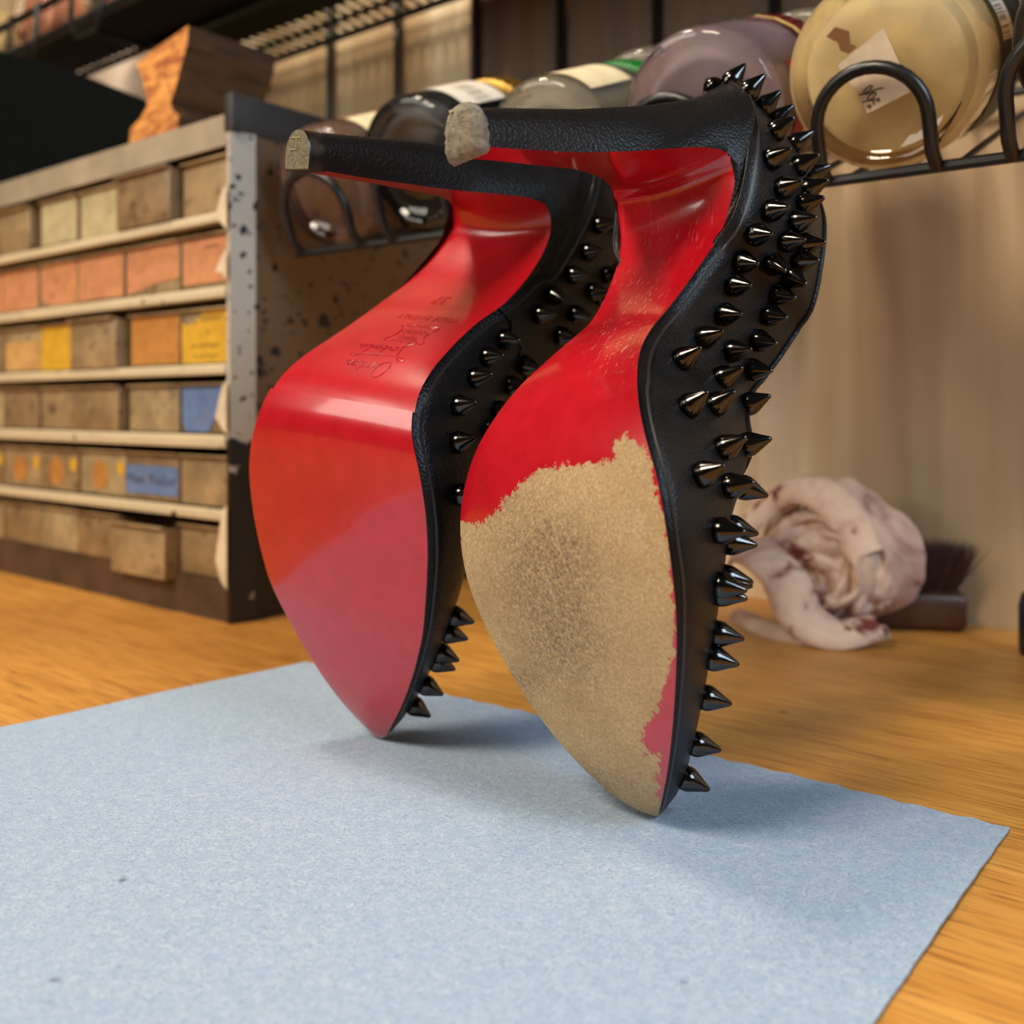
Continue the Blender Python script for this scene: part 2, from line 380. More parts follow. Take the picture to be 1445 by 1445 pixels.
# paper towel
p1, p2 = on_bench(430, 937), on_bench(1425, 1172)
e1 = (on_bench(1235, 1445)-p2).normalized(); e2 = (on_bench(0, 1030)-p1).normalized()
rows_t = []; rows_b = []; NU, NV = 60, 80
for i in range(NU+1):
    f = i/NU; a = p1.lerp(p2, f); e = e2.lerp(e1, f).normalized(); row = []; rb = []
    for j in range(NV+1):
        s = j/NV*0.36; p = a+e*s
        z = 0.0012+0.0004*math.sin(p.x*55+1)*math.sin(p.y*40)
        jit = 0.0006*math.sin(i*2.3+j*1.7)*(1 if i in (0, NU) or j == 0 else 0)
        row.append(Vector((p.x+jit, p.y+jit, z))); rb.append(Vector((p.x+jit, p.y+jit, z-0.0005)))
    rows_t.append(row); rows_b.append(rb)
m = MB().grid(rows_t).grid(rows_b)
nn = (NU+1)*(NV+1); idx = lambda i, j: i*(NV+1)+j
per = [(0, j) for j in range(NV+1)]+[(i, NV) for i in range(1, NU+1)]+[(NU, j) for j in range(NV-1, -1, -1)]+[(i, 0) for i in range(NU-1, 0, -1)]
for k in range(len(per)):
    a_, b_ = idx(*per[k]), idx(*per[(k+1) % len(per)]); m.f.append((a_, b_, b_+nn, a_+nn)); m.m.append(0)
tw = m.build('paper_towel', MAT['towel'])
tag(tw, 'light blue paper towel spread flat on the bench under both shoes', 'paper towel')

# ------------------------------------------------------------------ the two shoes
# local frame of a shoe: x across the sole (a), y towards the upper (d), z along the sole from toe to heel (w); millimetres in the tables
def smooth01(t): t = max(0.0, min(1.0, t)); return t*t*(3-2*t)
def interp(tab, x):
    if x <= tab[0][0]: return tab[0][1]
    for (a, va), (b_, vb) in zip(tab, tab[1:]):
        if x <= b_: f = (x-a)/(b_-a); return va+(vb-va)*f
    return tab[-1][1]
def catmull(P, n):
    P = [Vector(p) for p in P]; Q = [P[0]*2-P[1]]+P+[P[-1]*2-P[-2]]; out = []
    for i in range(1, len(Q)-2):
        for k in range(n):
            t = k/n; a, b_, c, d = Q[i-1], Q[i], Q[i+1], Q[i+2]
            out.append(0.5*((2*b_)+(c-a)*t+(2*a-5*b_+4*c-d)*t*t+(3*b_-a-3*c+d)*t**3))
    return out+[P[-1].copy()]
def resample(P, n):
    s = [0]
    for a, b_ in zip(P, P[1:]): s.append(s[-1]+(b_-a).length)
    out = []; k = 0
    for i in range(n):
        t = s[-1]*i/(n-1)
        while k < len(s)-2 and s[k+1] < t: k += 1
        f = (t-s[k])/max(1e-9, s[k+1]-s[k]); out.append(P[k].lerp(P[k+1], min(1, max(0, f))))
    return out

SHOE = {
 'red': dict(
  frame=((0.803, -0.5834, -0.1219), (0.5878, 0.809, 0.0), (0.0986, -0.0716, 0.9925), (-0.0424, 0.3323)),
  sole=[(0, 0, 0.6), (-3.2, 2.6, 4.6), (-8.5, 11.0, 12.0), (-12.8, 19.9, 18.6), (-16.6, 29.1, 24.2), (-20.3, 38.3, 29.0), (-23.7, 47.6, 33.0), (-26.4, 57.1, 35.2), (-28.8, 66.8, 36.8), (-30.9, 76.5, 37.5), (-32.9, 86.2, 37.1), (-34.3, 96.0, 34.9), (-34.5, 105.9, 31.2), (-31.1, 115.1, 28.6), (-24.3, 122.2, 26.5), (-16.2, 127.9, 24.8), (-7.9, 133.4, 23.7), (0.4, 138.7, 23.4), (9.0, 143.7, 24.2), (17.3, 149.2, 24.6), (25.1, 155.2, 24.5), (31.9, 162.4, 24.2), (37.4, 170.7, 22.7)],
  breast=[(36.6, 175.6, 22.3), (33.9, 179.1, 20.6), (26.8, 180.4, 18.2), (15.6, 179.8, 14.2), (4.4, 178.7, 10.5), (-7.8, 177.7, 8.0), (-20.1, 176.9, 6.3), (-34.4, 175.8, 5.2), (-51.5, 174.8, 4.6)],
  foot=[(31.8, 157.3, 26.2), (45.0, 172.4, 25.8), (55.4, 186.4, 24), (65.1, 200.3, 18.5), (72.6, 209.3, 10), (76.9, 213.2, 0)],
  back=[(0, (76.9, 213.2)), (0.15, (72.5, 208.5)), (0.3, (62.4, 203.4)), (0.45, (47.5, 199.2)), (0.6, (24.9, 195.4)), (0.8, (-11.1, 191.6)), (1, (-51.9, 185.3))]),
 'worn': dict(
  frame=((0.6545, -0.7529, 0.0698), (0.7547, 0.6561, 0.0), (-0.0458, 0.0526, 0.9976), (0.0387, 0.267)),
  sole=[(0, 0, 0.6), (-6.9, 4.0, 6.7), (-12.3, 11.3, 13.2), (-16.8, 19.4, 19.0), (-20.6, 27.7, 23.9), (-23.9, 36.3, 28.1), (-26.8, 45.0, 31.7), (-29.4, 53.8, 34.7), (-31.5, 62.7, 36.7), (-32.9, 71.8, 37.2), (-33.3, 81.0, 36.5), (-32.7, 90.1, 34.4), (-31.3, 99.2, 30.5), (-28.0, 107.7, 25.9), (-23.0, 115.4, 21.5), (-16.6, 121.9, 17.5), (-9.4, 127.7, 15.2), (-1.9, 133.0, 14.2), (4.7, 139.4, 15.1), (10.7, 146.3, 16.6), (16.3, 153.6, 18.7), (20.0, 161.9, 20.8), (20.8, 171.0, 22.6)],
  breast=[(19.5, 173.7, 22.6), (17.1, 176.4, 21.0), (11.3, 177.1, 18.2), (4.2, 176.5, 15), (-2.9, 175.6, 11.6), (-13.7, 174.2, 8.6), (-24.7, 172.7, 6.8), (-38.5, 171.2, 5.6), (-53.4, 169.6, 5.0)],
  foot=[(17.4, 157.5, 22.4), (20.6, 166.1, 24.2), (23.7, 176.0, 24.6), (28.1, 185.3, 22.6), (32.7, 193.6, 18.5), (40.0, 202.7, 11), (47.9, 209.2, 0)],
  back=[(0, (47.9, 209.2)), (0.15, (44.6, 205.6)), (0.3, (37.6, 201.6)), (0.45, (25.0, 197.6)), (0.6, (7.8, 192.7)), (0.8, (-19.6, 186.5)), (1, (-53.7, 180.2))]),
}
def make_shoe(key, label, sole_mats, spikes, near):
    P = SHOE[key]; A, Dv, Wv, T = (Vector(v) for v in P['frame'])
    A.normalize(); Wv = (Wv-A*Wv.dot(A)).normalized(); Dv = Wv.cross(A)
    root = empty('stiletto_shoe', label, 'shoe')
    M = Matrix.Identity(4)
    for i, v in enumerate((A, Dv, Wv)):
        for k in range(3): M[k][i] = v[k]
    M.translation = Vector((T.x, T.y, 0.0019))
    root.matrix_world = M
    mm = 0.001
    V = lambda d, w, a=0.0: Vector((a*mm, d*mm, w*mm))
    sole = catmull(P['sole'], 6)                       # (d, w, half width)
    foot = sole[:-12]
    foot = [p for p in foot if p.y < P['foot'][0][1]-4]+catmull([foot[-1]]+[Vector(p) for p in P['foot']], 8)[1:]
    foot = resample(foot, 84)
    for p in foot: p.z *= 0.962 if p.y < 112 and p.x < 5 else 0.985
    n = len(foot); arc = [0]
    for a, b_ in zip(foot, foot[1:]): arc.append(arc[-1]+math.hypot(b_.x-a.x, b_.y-a.y))
    # direction of the upper (dorsal) at every station, turning gently from toe to heel
    a0, a1 = math.radians(20), math.radians(-37 if key == 'red' else -31)
    nd = []
    for s in arc:
        t = a0+(a1-a0)*smooth01((s-35)/165); nd.append(Vector((math.cos(t), math.sin(t))))
    # sole-side normal (outwards) along a path of (d, w)
    def outn(path):
        o = []
        for i in range(len(path)):
            q = path[min(i+1, len(path)-1)]-path[max(i-1, 0)]; q = Vector((q.x, q.y)); q.normalize(); o.append(Vector((-q.y, q.x)))
        return o
    back_len = arc[-1]
    ci = max(i for i in range(n) if arc[i] < back_len-30)     # centre of the round heel seat
    Hw = [(0, 5), (3, 12), (12, 20), (40, 31.5), (70, 42.5), (90, 50), (110, 52), (130, 50), (160, 46), (200, 44), (260, 45)]
    PM = [(0, 90), (76, 90), (82, 77), (90, 62), (105, 47), (130, 38), (165, 31), (260, 25)]
    inset = 0.0
    NV = 16
    def wall_row(i, side):
        p = foot[i]; s = arc[i]; c = foot[min(i, ci)]
        edge = V(p.x, p.y, side*p.z); cen = V(c.x, c.y, 0)
        e = edge-cen; nn = V(nd[i].x, nd[i].y).normalized()
        pm = math.radians(interp(PM, s)); hw = interp(Hw, s)*mm; hh = hw/(math.sin(pm)**0.8)
        row = []
        for k in range(NV+1):
            f = (k/NV)**0.85; ph = pm*f
            row.append(cen+e*(max(0, math.cos(ph))**0.85)*(1+(0.02+0.07*smooth01((s-95)/50))*math.sin(math.pi*min(1, f)))+nn*hh*(math.sin(ph)**0.8))
        return row
    m = MB()
    Rw = [wall_row(i, 1) for i in range(n)]; Lw = [wall_row(i, -1) for i in range(n)]
    for side, rows in ((1, Rw), (-1, Lw)):
        m.grid(rows if side > 0 else [r for r in rows])
    m.add(Rw[0]+Lw[0][::-1], [tuple(range(2*NV+2))])
    up = m.build('upper', [MAT['leather_worn'] if key == 'worn' else MAT['leather'], MAT['lining']], root, weld=1e-5, angle=80)
    md = up.modifiers.new('thick', 'SOLIDIFY'); md.thickness = 0.0011; md.offset = -1; md.material_offset = 1; md.use_rim = True; md.material_offset_rim = 0
    # make sure the upper's normals face outwards
    me = up.data; cref = V(foot[ci].x, foot[ci].y, 0)+V(nd[ci].x, nd[ci].y)*15
    far = max(me.polygons, key=lambda p: abs(p.center.x))
    if far.normal.x*far.center.x < 0: me.flip_normals()
    # insole
    m = MB(); rows = []
    for i in range(n):
        p = foot[i]; q = V(p.x, p.y)+V(nd[i].x, nd[i].y)*1.0
        rows.append([q+Vector((f*p.z*0.96*mm, 0, 0)) for f in (-1, -.5, 0, .5, 1)])
    m.grid(rows); m.build('insole', MAT['lining'], root)
    # sole: the red face, from the toe over the waist, round the breast and down the front of the heel
    path = catmull(P['sole']+P['breast'], 6); path = resample(path, 150)
    lip = min(range(len(path)), key=lambda i: abs(path[i].y-(143 if key == 'red' else 150))+(100 if path[i].x < 0 else 0))
    br0 = min(range(len(path)), key=lambda i: (Vector(path[i][:2])-Vector(P['breast'][1][:2])).length)
    on = outn(path); th = 2.0
    crease = min(range(len(path)), key=lambda i: abs(path[i].y-112)+(500 if i > br0 else 0)) if key == 'red' else -1
    FS = [-1, -.97, -.9, -.78, -.6, -.4, -.2, 0, .2, .4, .6, .78, .9, .97, 1]
    def sole_pt(i, f, lift=0.0):
        p = path[i]; o = on[i]
        crown = (1-abs(f)**2.6)
        g = math.exp(-((i-br0)/7.0)**2)*3.2 if True else 0
        away = Vector((-0.75, -0.66))
        k = 0.6*crown*smooth01((br0-i)/30)
        q = Vector((p.x, p.y))+o*(k+lift)+away*g*(1-f*f)
        return V(q.x, q.y, f*p.z)
    sections = [('sole', 0, crease if crease > 0 else br0+0, sole_mats[0]), ('heel_breast', br0, len(path)-1, MAT['red'])]
    if crease > 0: sections = [('half_sole', 0, crease, sole_mats[0]), ('shank', crease, len(path)-1, MAT['red'])]
    else: sections = [('sole', 0, len(path)-1, sole_mats[0])]
    sole_objs = []
    for nm, i0, i1, mt in sections:
        m = MB(); lift = 0.9 if nm == 'half_sole' else 0.0
        top = [[sole_pt(i, f, lift) for f in FS] for i in range(i0, i1+1)]
        if nm == 'half_sole':                          # stepped rear edge of the stuck-on half sole
            top.append([sole_pt(i1, f, -0.3) for f in FS])
        m.grid(top)
        o = m.build(nm, mt, root, fix=False, angle=35 if nm == 'half_sole' else 60)
        if o.data.polygons[len(o.data.polygons)//3].normal.y > 0: o.data.flip_normals()
        sole_objs.append((o, i0, i1))
    # painted edge of the sole, closing it against the upper
    m = MB()
    for side in (1, -1):
        rows = []
        for i in range(0, br0-2):
            q = sole_pt(i, side, 0.9 if i < crease else 0.0); p = path[i]
            j = min(range(n), key=lambda k: (Vector(foot[k][:2])-Vector(p[:2])).length)
            r = V(foot[j].x, foot[j].y, side*foot[j].z)
            rows.append([q, q.lerp(V(p.x, p.y, side*p.z*.99), 0.5)+V(nd[j].x, nd[j].y)*0.3, V(p.x, p.y, side*p.z*.95)+V(nd[j].x, nd[j].y)*1.8])
        m.grid(rows)
    m.build('sole_edge', MAT['edge'], root)
    # heel body: loft from the seat to the stem
    NH, NJ = 110, 26
    rp = resample(path[lip:], NH)
    tot = NH-1
    kb = min(range(NH), key=lambda k: (Vector(rp[k][:2])-Vector(P['breast'][2][:2])).length)
    fs = resample([p for p in foot if p.y >= rp[0].y-0.5], NJ)
    rows = []
    for k in range(NH):
        a = rp[k]; u = k/tot; B = [interp([(t, v[q]) for t, v in P['back']], u) for q in (0, 1)]
        t = smooth01(k/max(1, kb)*0.95)
        half = []
        for j in range(NJ):
            sg = j/(NJ-1); Fp = fs[j]
            s_ = math.sin(sg*math.pi/2)**0.9; c_ = math.cos(sg*math.pi/2)**0.75 if sg < 1 else 0
            bul = 1+0.12*math.sin(math.pi*sg)
            E = Vector((a.x+(B[0]-a.x)*s_, a.y+(B[1]-a.y)*s_, a.z*c_*bul))
            half.append(Fp.lerp(E, t) if j else Vector(a))
        row = [V(p.x, p.y, p.z) for p in half]+[V(p.x, p.y, -p.z) for p in half[-2::-1]]
        rows.append(row)
    m = MB().grid(rows)
    hl = m.build('heel', MAT['heel_leather'], root, angle=70)
    # top piece at the end of the heel
    last = rows[-1]; cen = sum(last, Vector())/len(last); ax = V(-1, -0.09).normalized()
    m = MB()
    if key == 'red':
        rr = [[cen+(p-cen)*s+ax*t*mm for p in last] for s, t in ((1.0, -0.5), (1.06, -0.5), (1.06, 4.6), (1.0, 5.2))]
        m.grid(rr, wrap=True); tp = m.build('top_piece', MAT['tip'], root, angle=50)
        m = MB(); f0 = [cen+(p-cen)*1.0+ax*5.2*mm for p in last]; m.add([p+ax*0.05*mm for p in f0]+[cen+ax*5.5*mm], [(i, (i+1) % len(f0), len(f0)) for i in range(len(f0))])
        fc = m.build('worn_face', MAT['tip_face'], tp); fc['label'] = 'dusty grey worn end face'
        d_ = ax*5.5*mm
        for q0, q1 in (((1.6, -2.6), (1.6, 1.2)), ((1.6, -.4), (-1.2, -.4)), ((-1.6, -.4), (-1.6, -2.8))):
            MB().tube([cen+d_+Vector((q0[1]*mm, 0, q0[0]*mm)), cen+d_+Vector((q1[1]*mm, 0, q1[0]*mm))], .00022, 6).build('moulded_mark', MAT['tip_line'], tp)
    else:
        rr = []
        rnd = random.Random(3)
        for s, t in ((0.9, -1.2), (1.12, -0.6), (1.25, 1.0), (1.22, 2.6), (1.08, 3.8), (0.8, 4.6), (0.4, 5.0)):
            rr.append([cen+(p-cen)*s*(1+rnd.uniform(-.05, .05))+ax*(t+rnd.uniform(-.25, .25))*mm for p in last])
        m.grid(rr, wrap=True); m.add(rr[-1], [tuple(range(len(last)))])
        tp = m.build('top_piece', MAT['tip_worn'], root, angle=70); tp['label'] = 'grey worn-through heel end'
        m = MB(); d_ = ax*4.75*mm
        m.tube([cen+d_+Vector((-.9*mm, 0, 2.6*mm)), cen+d_+Vector((-.9*mm, -.2*mm, 3.2*mm))], 0.7*mm, 10); m.build('pin', simple('pale_pin', srgb(196, 178, 140), 0.5), tp)
    # piping along the feather line and the topline, seam on the quarter
    m = MB()
    for rows_ in (Rw, Lw):
        m.tube([r[0].lerp(r[1], .5)+(r[0]-V(foot[min(k_+2, ci)].x, foot[min(k_+2, ci)].y)).normalized()*0.0001 for k_, r in enumerate(rows_[2:])], 0.0005, 6)
    m.build('welt', MAT['edge'], root)
    m = MB(); i0 = min(i for i in range(n) if interp(PM, arc[i]) < 84)
    m.tube([r[-1] for r in Rw[i0:]]+[r[-1] for r in Lw[i0:-1]][::-1], 0.0009, 8, closed=True); m.build('topline_binding', MAT['heel_leather'], root)
    iq = min(range(n), key=lambda i: abs(foot[i].y-143)+(300 if foot[i].x < 0 else 0))
    for rows_ in ((Rw, Lw) if key == 'red' else ()):
        m = MB(); m.tube([rows_[iq-round(k*0.35)][k]+(rows_[iq-round(k*.35)][k]-V(foot[iq].x, foot[iq].y, 0)).normalized()*0.0003 for k in range(NV+1)], 0.0005, 6)
        m.build('side_seam', MAT['tip'], root)
    # spikes
    bm = bmesh.new(); bm.from_mesh(up.data); bvh = BVHTree.FromBMesh(bm)
    R_ = 0.0029
    sp = MB().lathe([(0.0002, -0.0008), (R_*1.0, -0.0007), (R_*1.12, 0.0002), (R_*1.14, 0.0011), (R_*1.09, 0.0019), (R_*0.97, 0.0027), (R_*0.55, 0.0050), (R_*0.26, 0.0067), (R_*0.16, 0.0071), (0.00002, 0.0073)], 20)
    first = sp.build('spike', MAT['gunmetal'], root, angle=50)
    Mi = M.inverted(); co = Mi @ Vector((0, 0, H)); placed = []
    for (px, py) in spikes:
        dv = (Mi.to_3x3() @ Vector(((px-CX)/F, 1, -(py-CY)/F))).normalized()
        loc, nor, idx_, dist = bvh.ray_cast(co, dv)
        if loc is None:
            best = None
            for t in np.linspace(near[0], near[1], 60):
                q = bvh.find_nearest(co+dv*float(t))
                if best is None or q[3] < best[3]: best = q
            loc, nor = best[0], best[1]
            if best[3] > 0.006: print('spike far', key, px, py, best[3])
        placed.append((loc, nor))
    bm.free()
    allp = [(l, nn, 1) for l, nn in placed]
    for l, nn in placed:
        l2 = Vector((-l.x, l.y, l.z)); n2 = Vector((-nn.x, nn.y, nn.z))
        if l.z < 0.08 and abs(l.x) < 0.017: continue
        if min((l2-q[0]).length for q in allp) > 0.0058: allp.append((l2, n2, 0))
    used = False
    for l, nn, _ in allp[:100]:
        o = first if not used else first.copy()
        if used: COL.objects.link(o); o.parent = root
        used = True
        o.location = l; o.rotation_mode = 'QUATERNION'; o.rotation_quaternion = nn.to_track_quat('Y', 'Z')
    return dict(root=root, path=path, sole_pt=sole_pt, objs=sole_objs, V=V, M=M, on=on)

Z7 = [(490,97),(572,112),(625,172),(690,205),(650,278),(735,312),(635,378),(735,402),(775,435),(675,482),(765,485),(750,540),(632,562),(725,602),(578,648),(690,672),(755,682),(530,748),(640,752),(735,742),(500,832),(710,797),(660,862),(462,938),(625,938),(388,1025),(490,1072),(585,1032),(310,1108),(455,1172),(562,1138),(335,1278),(430,1272),(550,1268)]
Z4 = [(575,700),(690,680),(465,835),(600,890),(685,895),(550,1115),(640,1105),(655,1180),(550,1390),(625,1360)]
Z5 = [(480,200),(540,150),(520,420),(440,530),(430,740),(395,980),(350,1165)]
SP_WORN = [(840+x*.3877, 80+y*.3877) for x, y in Z7]+[(860+x*.2768, 440+y*.2768) for x, y in Z4]+[(880+x*.2768, 780+y*.2768) for x, y in Z5]
ZL = [(975,268),(920,398),(850,510),(755,608),(688,702),(513,822),(430,908),(612,945),(545,1045),(370,1012),(292,1145),(485,1168),(440,1252),(285,1325),(860,700),(790,805),(945,590),(985,615),(1015,510),(870,835),(1060,275)]
ZM = [(300,200),(345,810),(325,895),(255,985),(250,1035),(195,1155),(130,1255)]
SP_RED = [(560+x*.2906, 240+y*.2906) for x, y in ZL]+[(560+x*.2907, 640+y*.2907) for x, y in ZM]

shoe_red = make_shoe('red', 'black spiked stiletto shoe standing on its toe, its glossy red sole complete and unworn', [MAT['red_rubber']], SP_RED, (0.28, 0.5))
shoe_worn = make_shoe('worn', 'black spiked stiletto shoe standing on its toe, red sole worn down to bare tan leather', [MAT['red_worn']], SP_WORN, (0.2, 0.4))

# wear on the sole of the second shoe
BEIGE = [(645,735),(649,732),(673,742),(697,725),(727,691),(756,665),(794,657),(833,655),(865,652),(870,626),(882,616),(903,626),(918,652),(926,690),(936,723),(945,781),(952,849),(951,926),(940,965),(933,994),(911,1023),(903,1047),(911,1067),(929,1067),(930,1096),(928,1125),(936,1140),(940,1175),(860,1175),(640,900)]
def sdist(p, poly):
    inside = False; best = 1e9; n = len(poly)
    for i in range(n):
        a, b_ = Vector(poly[i]), Vector(poly[(i+1) % n]); ab = b_-a; q = Vector(p)-a
        t = max(0, min(1, q.dot(ab)/ab.length_squared)); best = min(best, (q-ab*t).length)
        if (a.y > p[1]) != (b_.y > p[1]) and p[0] < a.x+(p[1]-a.y)/(b_.y-a.y)*(b_.x-a.x): inside = not inside
    return best if inside else -best
o = shoe_worn['objs'][0][0]; me = o.data
sub = bmesh.new(); sub.from_mesh(me); bmesh.ops.subdivide_edges(sub, edges=sub.edges[:], cuts=1, use_grid_fill=True); sub.to_mesh(me); sub.free()
at = me.attributes.new('wear', 'FLOAT', 'POINT'); as_ = me.attributes.new('smudge', 'FLOAT', 'POINT'); ac = me.attributes.new('scuff', 'FLOAT', 'POINT')
for v in me.vertices:
    q = shoe_worn['M'] @ v.co; q = q-Vector((0, 0, H)); px, py = CX+F*q.x/q.y, CY-F*q.z/q.y
    at.data[v.index].value = max(0, min(1, 0.5+sdist((px, py), BEIGE)/110)) if v.co.z < 0.135 else 0.0
    g = lambda x, y, sx, sy: math.exp(-((px-x)/sx)**2-((py-y)/sy)**2)
    as_.data[v.index].value = min(1, 0.25+g(775, 800, 70, 90)+0.7*g(790, 860, 22, 16)+0.6*g(800, 920, 60, 60)+0.5*g(735, 965, 25, 25)+0.6*g(820, 1110, 80, 30)+.4*g(700,700,50,50))
    ac.data[v.index].value = min(1, g(905, 415, 30, 30)+g(870, 480, 45, 40)+.6*g(960, 300, 60, 50))
# ------------------------------------------------------------------ embossing on the red shank (reads from the heel side)
def sole_marks(sh):
    path, on, M, root = sh['path'], sh['on'], sh['M'], sh['root']
    arc = [0]
    for a, b_ in zip(path, path[1:]): arc.append(arc[-1]+(Vector(b_[:2])-Vector(a[:2])).length)
    def at(s, a, lift):                                  # s: mm along the sole, a: mm across
        i = max(0, min(len(path)-2, next((k for k in range(len(arc)) if arc[k] > s), len(arc)-1)-1)); f = (s-arc[i])/(arc[i+1]-arc[i])
        p = path[i].lerp(path[i+1], f); o = on[i].lerp(on[i+1], f); crown = 1-abs(min(1, abs(a)/p.z))**2.6
        q = Vector((p.x, p.y))+o*(0.6*crown+lift)
        return Vector((a, q.x, q.y))*0.001
    def find(px, py):
        best = None
        for si in range(1100, 1800, 6):
            for ai in range(-24, 25, 2):
                q = M @ at(si/10, ai, 0); q = q-Vector((0, 0, H)); e = (CX+F*q.x/q.y-px)**2+(CY-F*q.z/q.y-py)**2
                if best is None or e < best[0]: best = (e, si/10, ai)
        return best[1], best[2]
    red = MAT['red_mark']
    def put(name, txt, px, py, size, sx=1.0, shear=0.0):
        s0, a0 = find(px, py); vs, fs = text_mesh(txt, size, shear=shear)
        m = MB(); m.add([at(s0-v.y, a0-v.x*sx, 0.16) for v in vs], fs); m.build(name, red, root, smooth=False, fix=False)
        return s0, a0
    def strokes(name, lines, s0, a0, r=0.13):
        for L in lines:
            C = catmull([(x, y, 0) for x, y in L], 6)
            m = MB(); m.tube([at(s0-p.y, a0-p.x, 0.12) for p in C], r*0.001, 6); m.build(name, red, root)
    put('embossed_size', '37', 624, 424, 7.6, 0.8)
    put('embossed_line', 'MADE IN ITALY', 603, 448, 4.4, 0.8)
    s0, a0 = find(581, 470)
    strokes('embossed_hide', [[(-7,5),(-4,4.2),(0,4.6),(4,4.2),(7,5.2),(7.8,4),(6.2,2),(5.8,0),(6.2,-2.4),(7.6,-4),(6.6,-5.2),(4,-4.2),(1.5,-5.2),(0,-4.6),(-1.5,-5.2),(-4,-4.2),(-6.6,-5.2),(-7.6,-4),(-6.2,-2.4),(-5.8,0),(-6.2,2),(-7.8,4),(-7,5)]], s0, a0)
    for dy, tx in ((2.1, 'VERO'), (-1.3, 'CUOIO')):
        vs, fs = text_mesh(tx, 3.0); MB().add([at(s0-v.y-dy, a0-v.x, 0.16) for v in vs], fs).build('embossed_word', red, root, smooth=False, fix=False)
    s0, a0 = find(541, 491)                               # handwritten signature: Louboutin
    strokes('embossed_signature', [
        [(-9,4.5),(-11,5.2),(-12,4),(-9,3.2),(-2,2.8),(5,3.6),(9,5.0),(10,4.2)],
        [(-9.5,4.6),(-7.5,2),(-6.5,-3),(-7.5,-6),(-9,-5.5),(-8,-3.5),(-5,-2.4)],
        [(-5,-.5),(-4,.6),(-3.2,0),(-3.6,-1.6),(-4.8,-1.8),(-5,-.5),(-3.4,.2),(-2.4,.4),(-2.2,-1.4),(-1.2,-1.6),(-.6,.4),(-.6,-1.4)],
        [(0,4),(-.2,0),(0,-1.8),(1,-1.7),(1.3,-.6),(.6,.2),(0,-.4)],
        [(1.8,-.5),(2.4,.4),(3.1,-.2),(2.8,-1.5),(2,-1.6),(1.8,-.5),(3.2,.2),(3.8,.3),(3.8,-1.3),(4.6,-1.6),(5.2,.3),(5.2,-1.5)],
        [(6.2,3.4),(6,0),(6.2,-1.6),(7,-1.4)], [(5.2,1.2),(7.2,1.6)], [(7.6,.3),(7.6,-1.5),(8.3,-1.3)], [(8.6,-1.5),(8.6,.3),(9.4,.4),(9.9,-.2),(9.9,-1.5),(11,-1.2)]], s0, a0)
    s0, a0 = find(516, 517)                               # Christian
    strokes('embossed_signature', [
        [(-5.5,3.6),(-7.5,4),(-9,2),(-9.3,-1),(-8,-2.8),(-6,-2),(-4.8,-.5)], [(-4.6,3),(-4.8,-1.6)], [(-4.8,-.6),(-4,.4),(-3.3,.2),(-3.4,-1.6)],
        [(-2.4,.4),(-2.5,-1.6)], [(-2.4,-.2),(-1.2,.5)], [(-.6,.4),(-.7,-1.6)], [(.9,.5),(.2,0),(1,-.8),(.3,-1.6)], [(2,2.6),(1.8,-1.5),(2.5,-1.4)], [(1.2,.9),(3,1.1)],
        [(3.3,.4),(3.2,-1.6)], [(5.2,.2),(4.3,.4),(4.1,-1.2),(5,-1.2),(5.3,.3),(5.3,-1.5)], [(6,.4),(6,-1.5)], [(6,-.2),(6.9,.5),(7.4,0),(7.4,-1.6),(9,-1.2)]], s0, a0)
sole_marks(shoe_red)

# ------------------------------------------------------------------ drawer cabinet
P0 = on_bench(320, 880); CU, CN = P0.dot(U), P0.dot(N); D0 = P0.y
zc = lambda y: H-(y-CY)/F*D0
cab = empty('drawer_cabinet', 'paint-spattered metal cabinet of small clear drawers standing on the bench', 'cabinet', P0, AX)
DEP = 0.225; WIDE = 0.47; ZT = zc(160)
zt = zc(186)
MB().box((0.003, 0.0132, 0), (0.005, DEP, zt)).build('side_panel', MAT['cab_side'], cab, smooth=False)
fl = [(0,0),(0.0035,-0.0005),(0.0066,0.0130),(0.0050,0.0136),(0.0030,0.0130),(0,0.003)]     # bent front edge
MB().poly_prism([(x, y, 0) for x, y in fl], (0, 0, zt)).build('front_flange', MAT['cab_flange'], cab, smooth=False)
MB().box((-0.0008, -0.0012, zc(186)), (0.0062, DEP, zc(133)), bev=0.0006).build('top_band', MAT['cab_dark'], cab)
MB().box((-WIDE-0.004, 0, 0), (-WIDE, DEP, ZT)).build('side_panel', MAT['cab_side'], cab, smooth=False)
MB().box((-WIDE, DEP-0.002, 0), (0.003, DEP, ZT)).build('back_panel', MAT['cab_dark'], cab, smooth=False)
m = MB().box((-WIDE, 0.0, zc(204)), (0, 0.002, ZT)).box((-WIDE, 0.002, ZT-0.002), (0, DEP-0.002, ZT)); m.build('top_panel', MAT['cab_top'], cab, smooth=False)
MB().box((-WIDE, 0.001, 0.0), (0, 0.004, zc(822))).build('base_strip', MAT['cab_base'], cab, smooth=False)
rails = [(297, 311), (403, 419), (513, 528), (614, 633), (720, 736)]
for a, b_ in rails:
    m = MB().box((-WIDE, -0.0015, zc(b_)), (0, 0.0015, zc(a)), bev=0.0007).box((-WIDE, 0.0015, zc(b_)+0.0004), (0, DEP-0.002, zc(b_)+0.0014))
    m.build('shelf_rail', MAT['cab_rail'], cab)
tops = [zc(206)]+[zc(b_) for a, b_ in rails]; bots = [zc(a) for a, b_ in rails]+[zc(822)]
ubound = [on_plane(px, 500, CN)[0]-CU for px in (317.5, 247, 169.5, 104, 49)]
pitch = (ubound[0]-ubound[4])/4
edges = [-0.0005-pitch*i for i in range(7)]
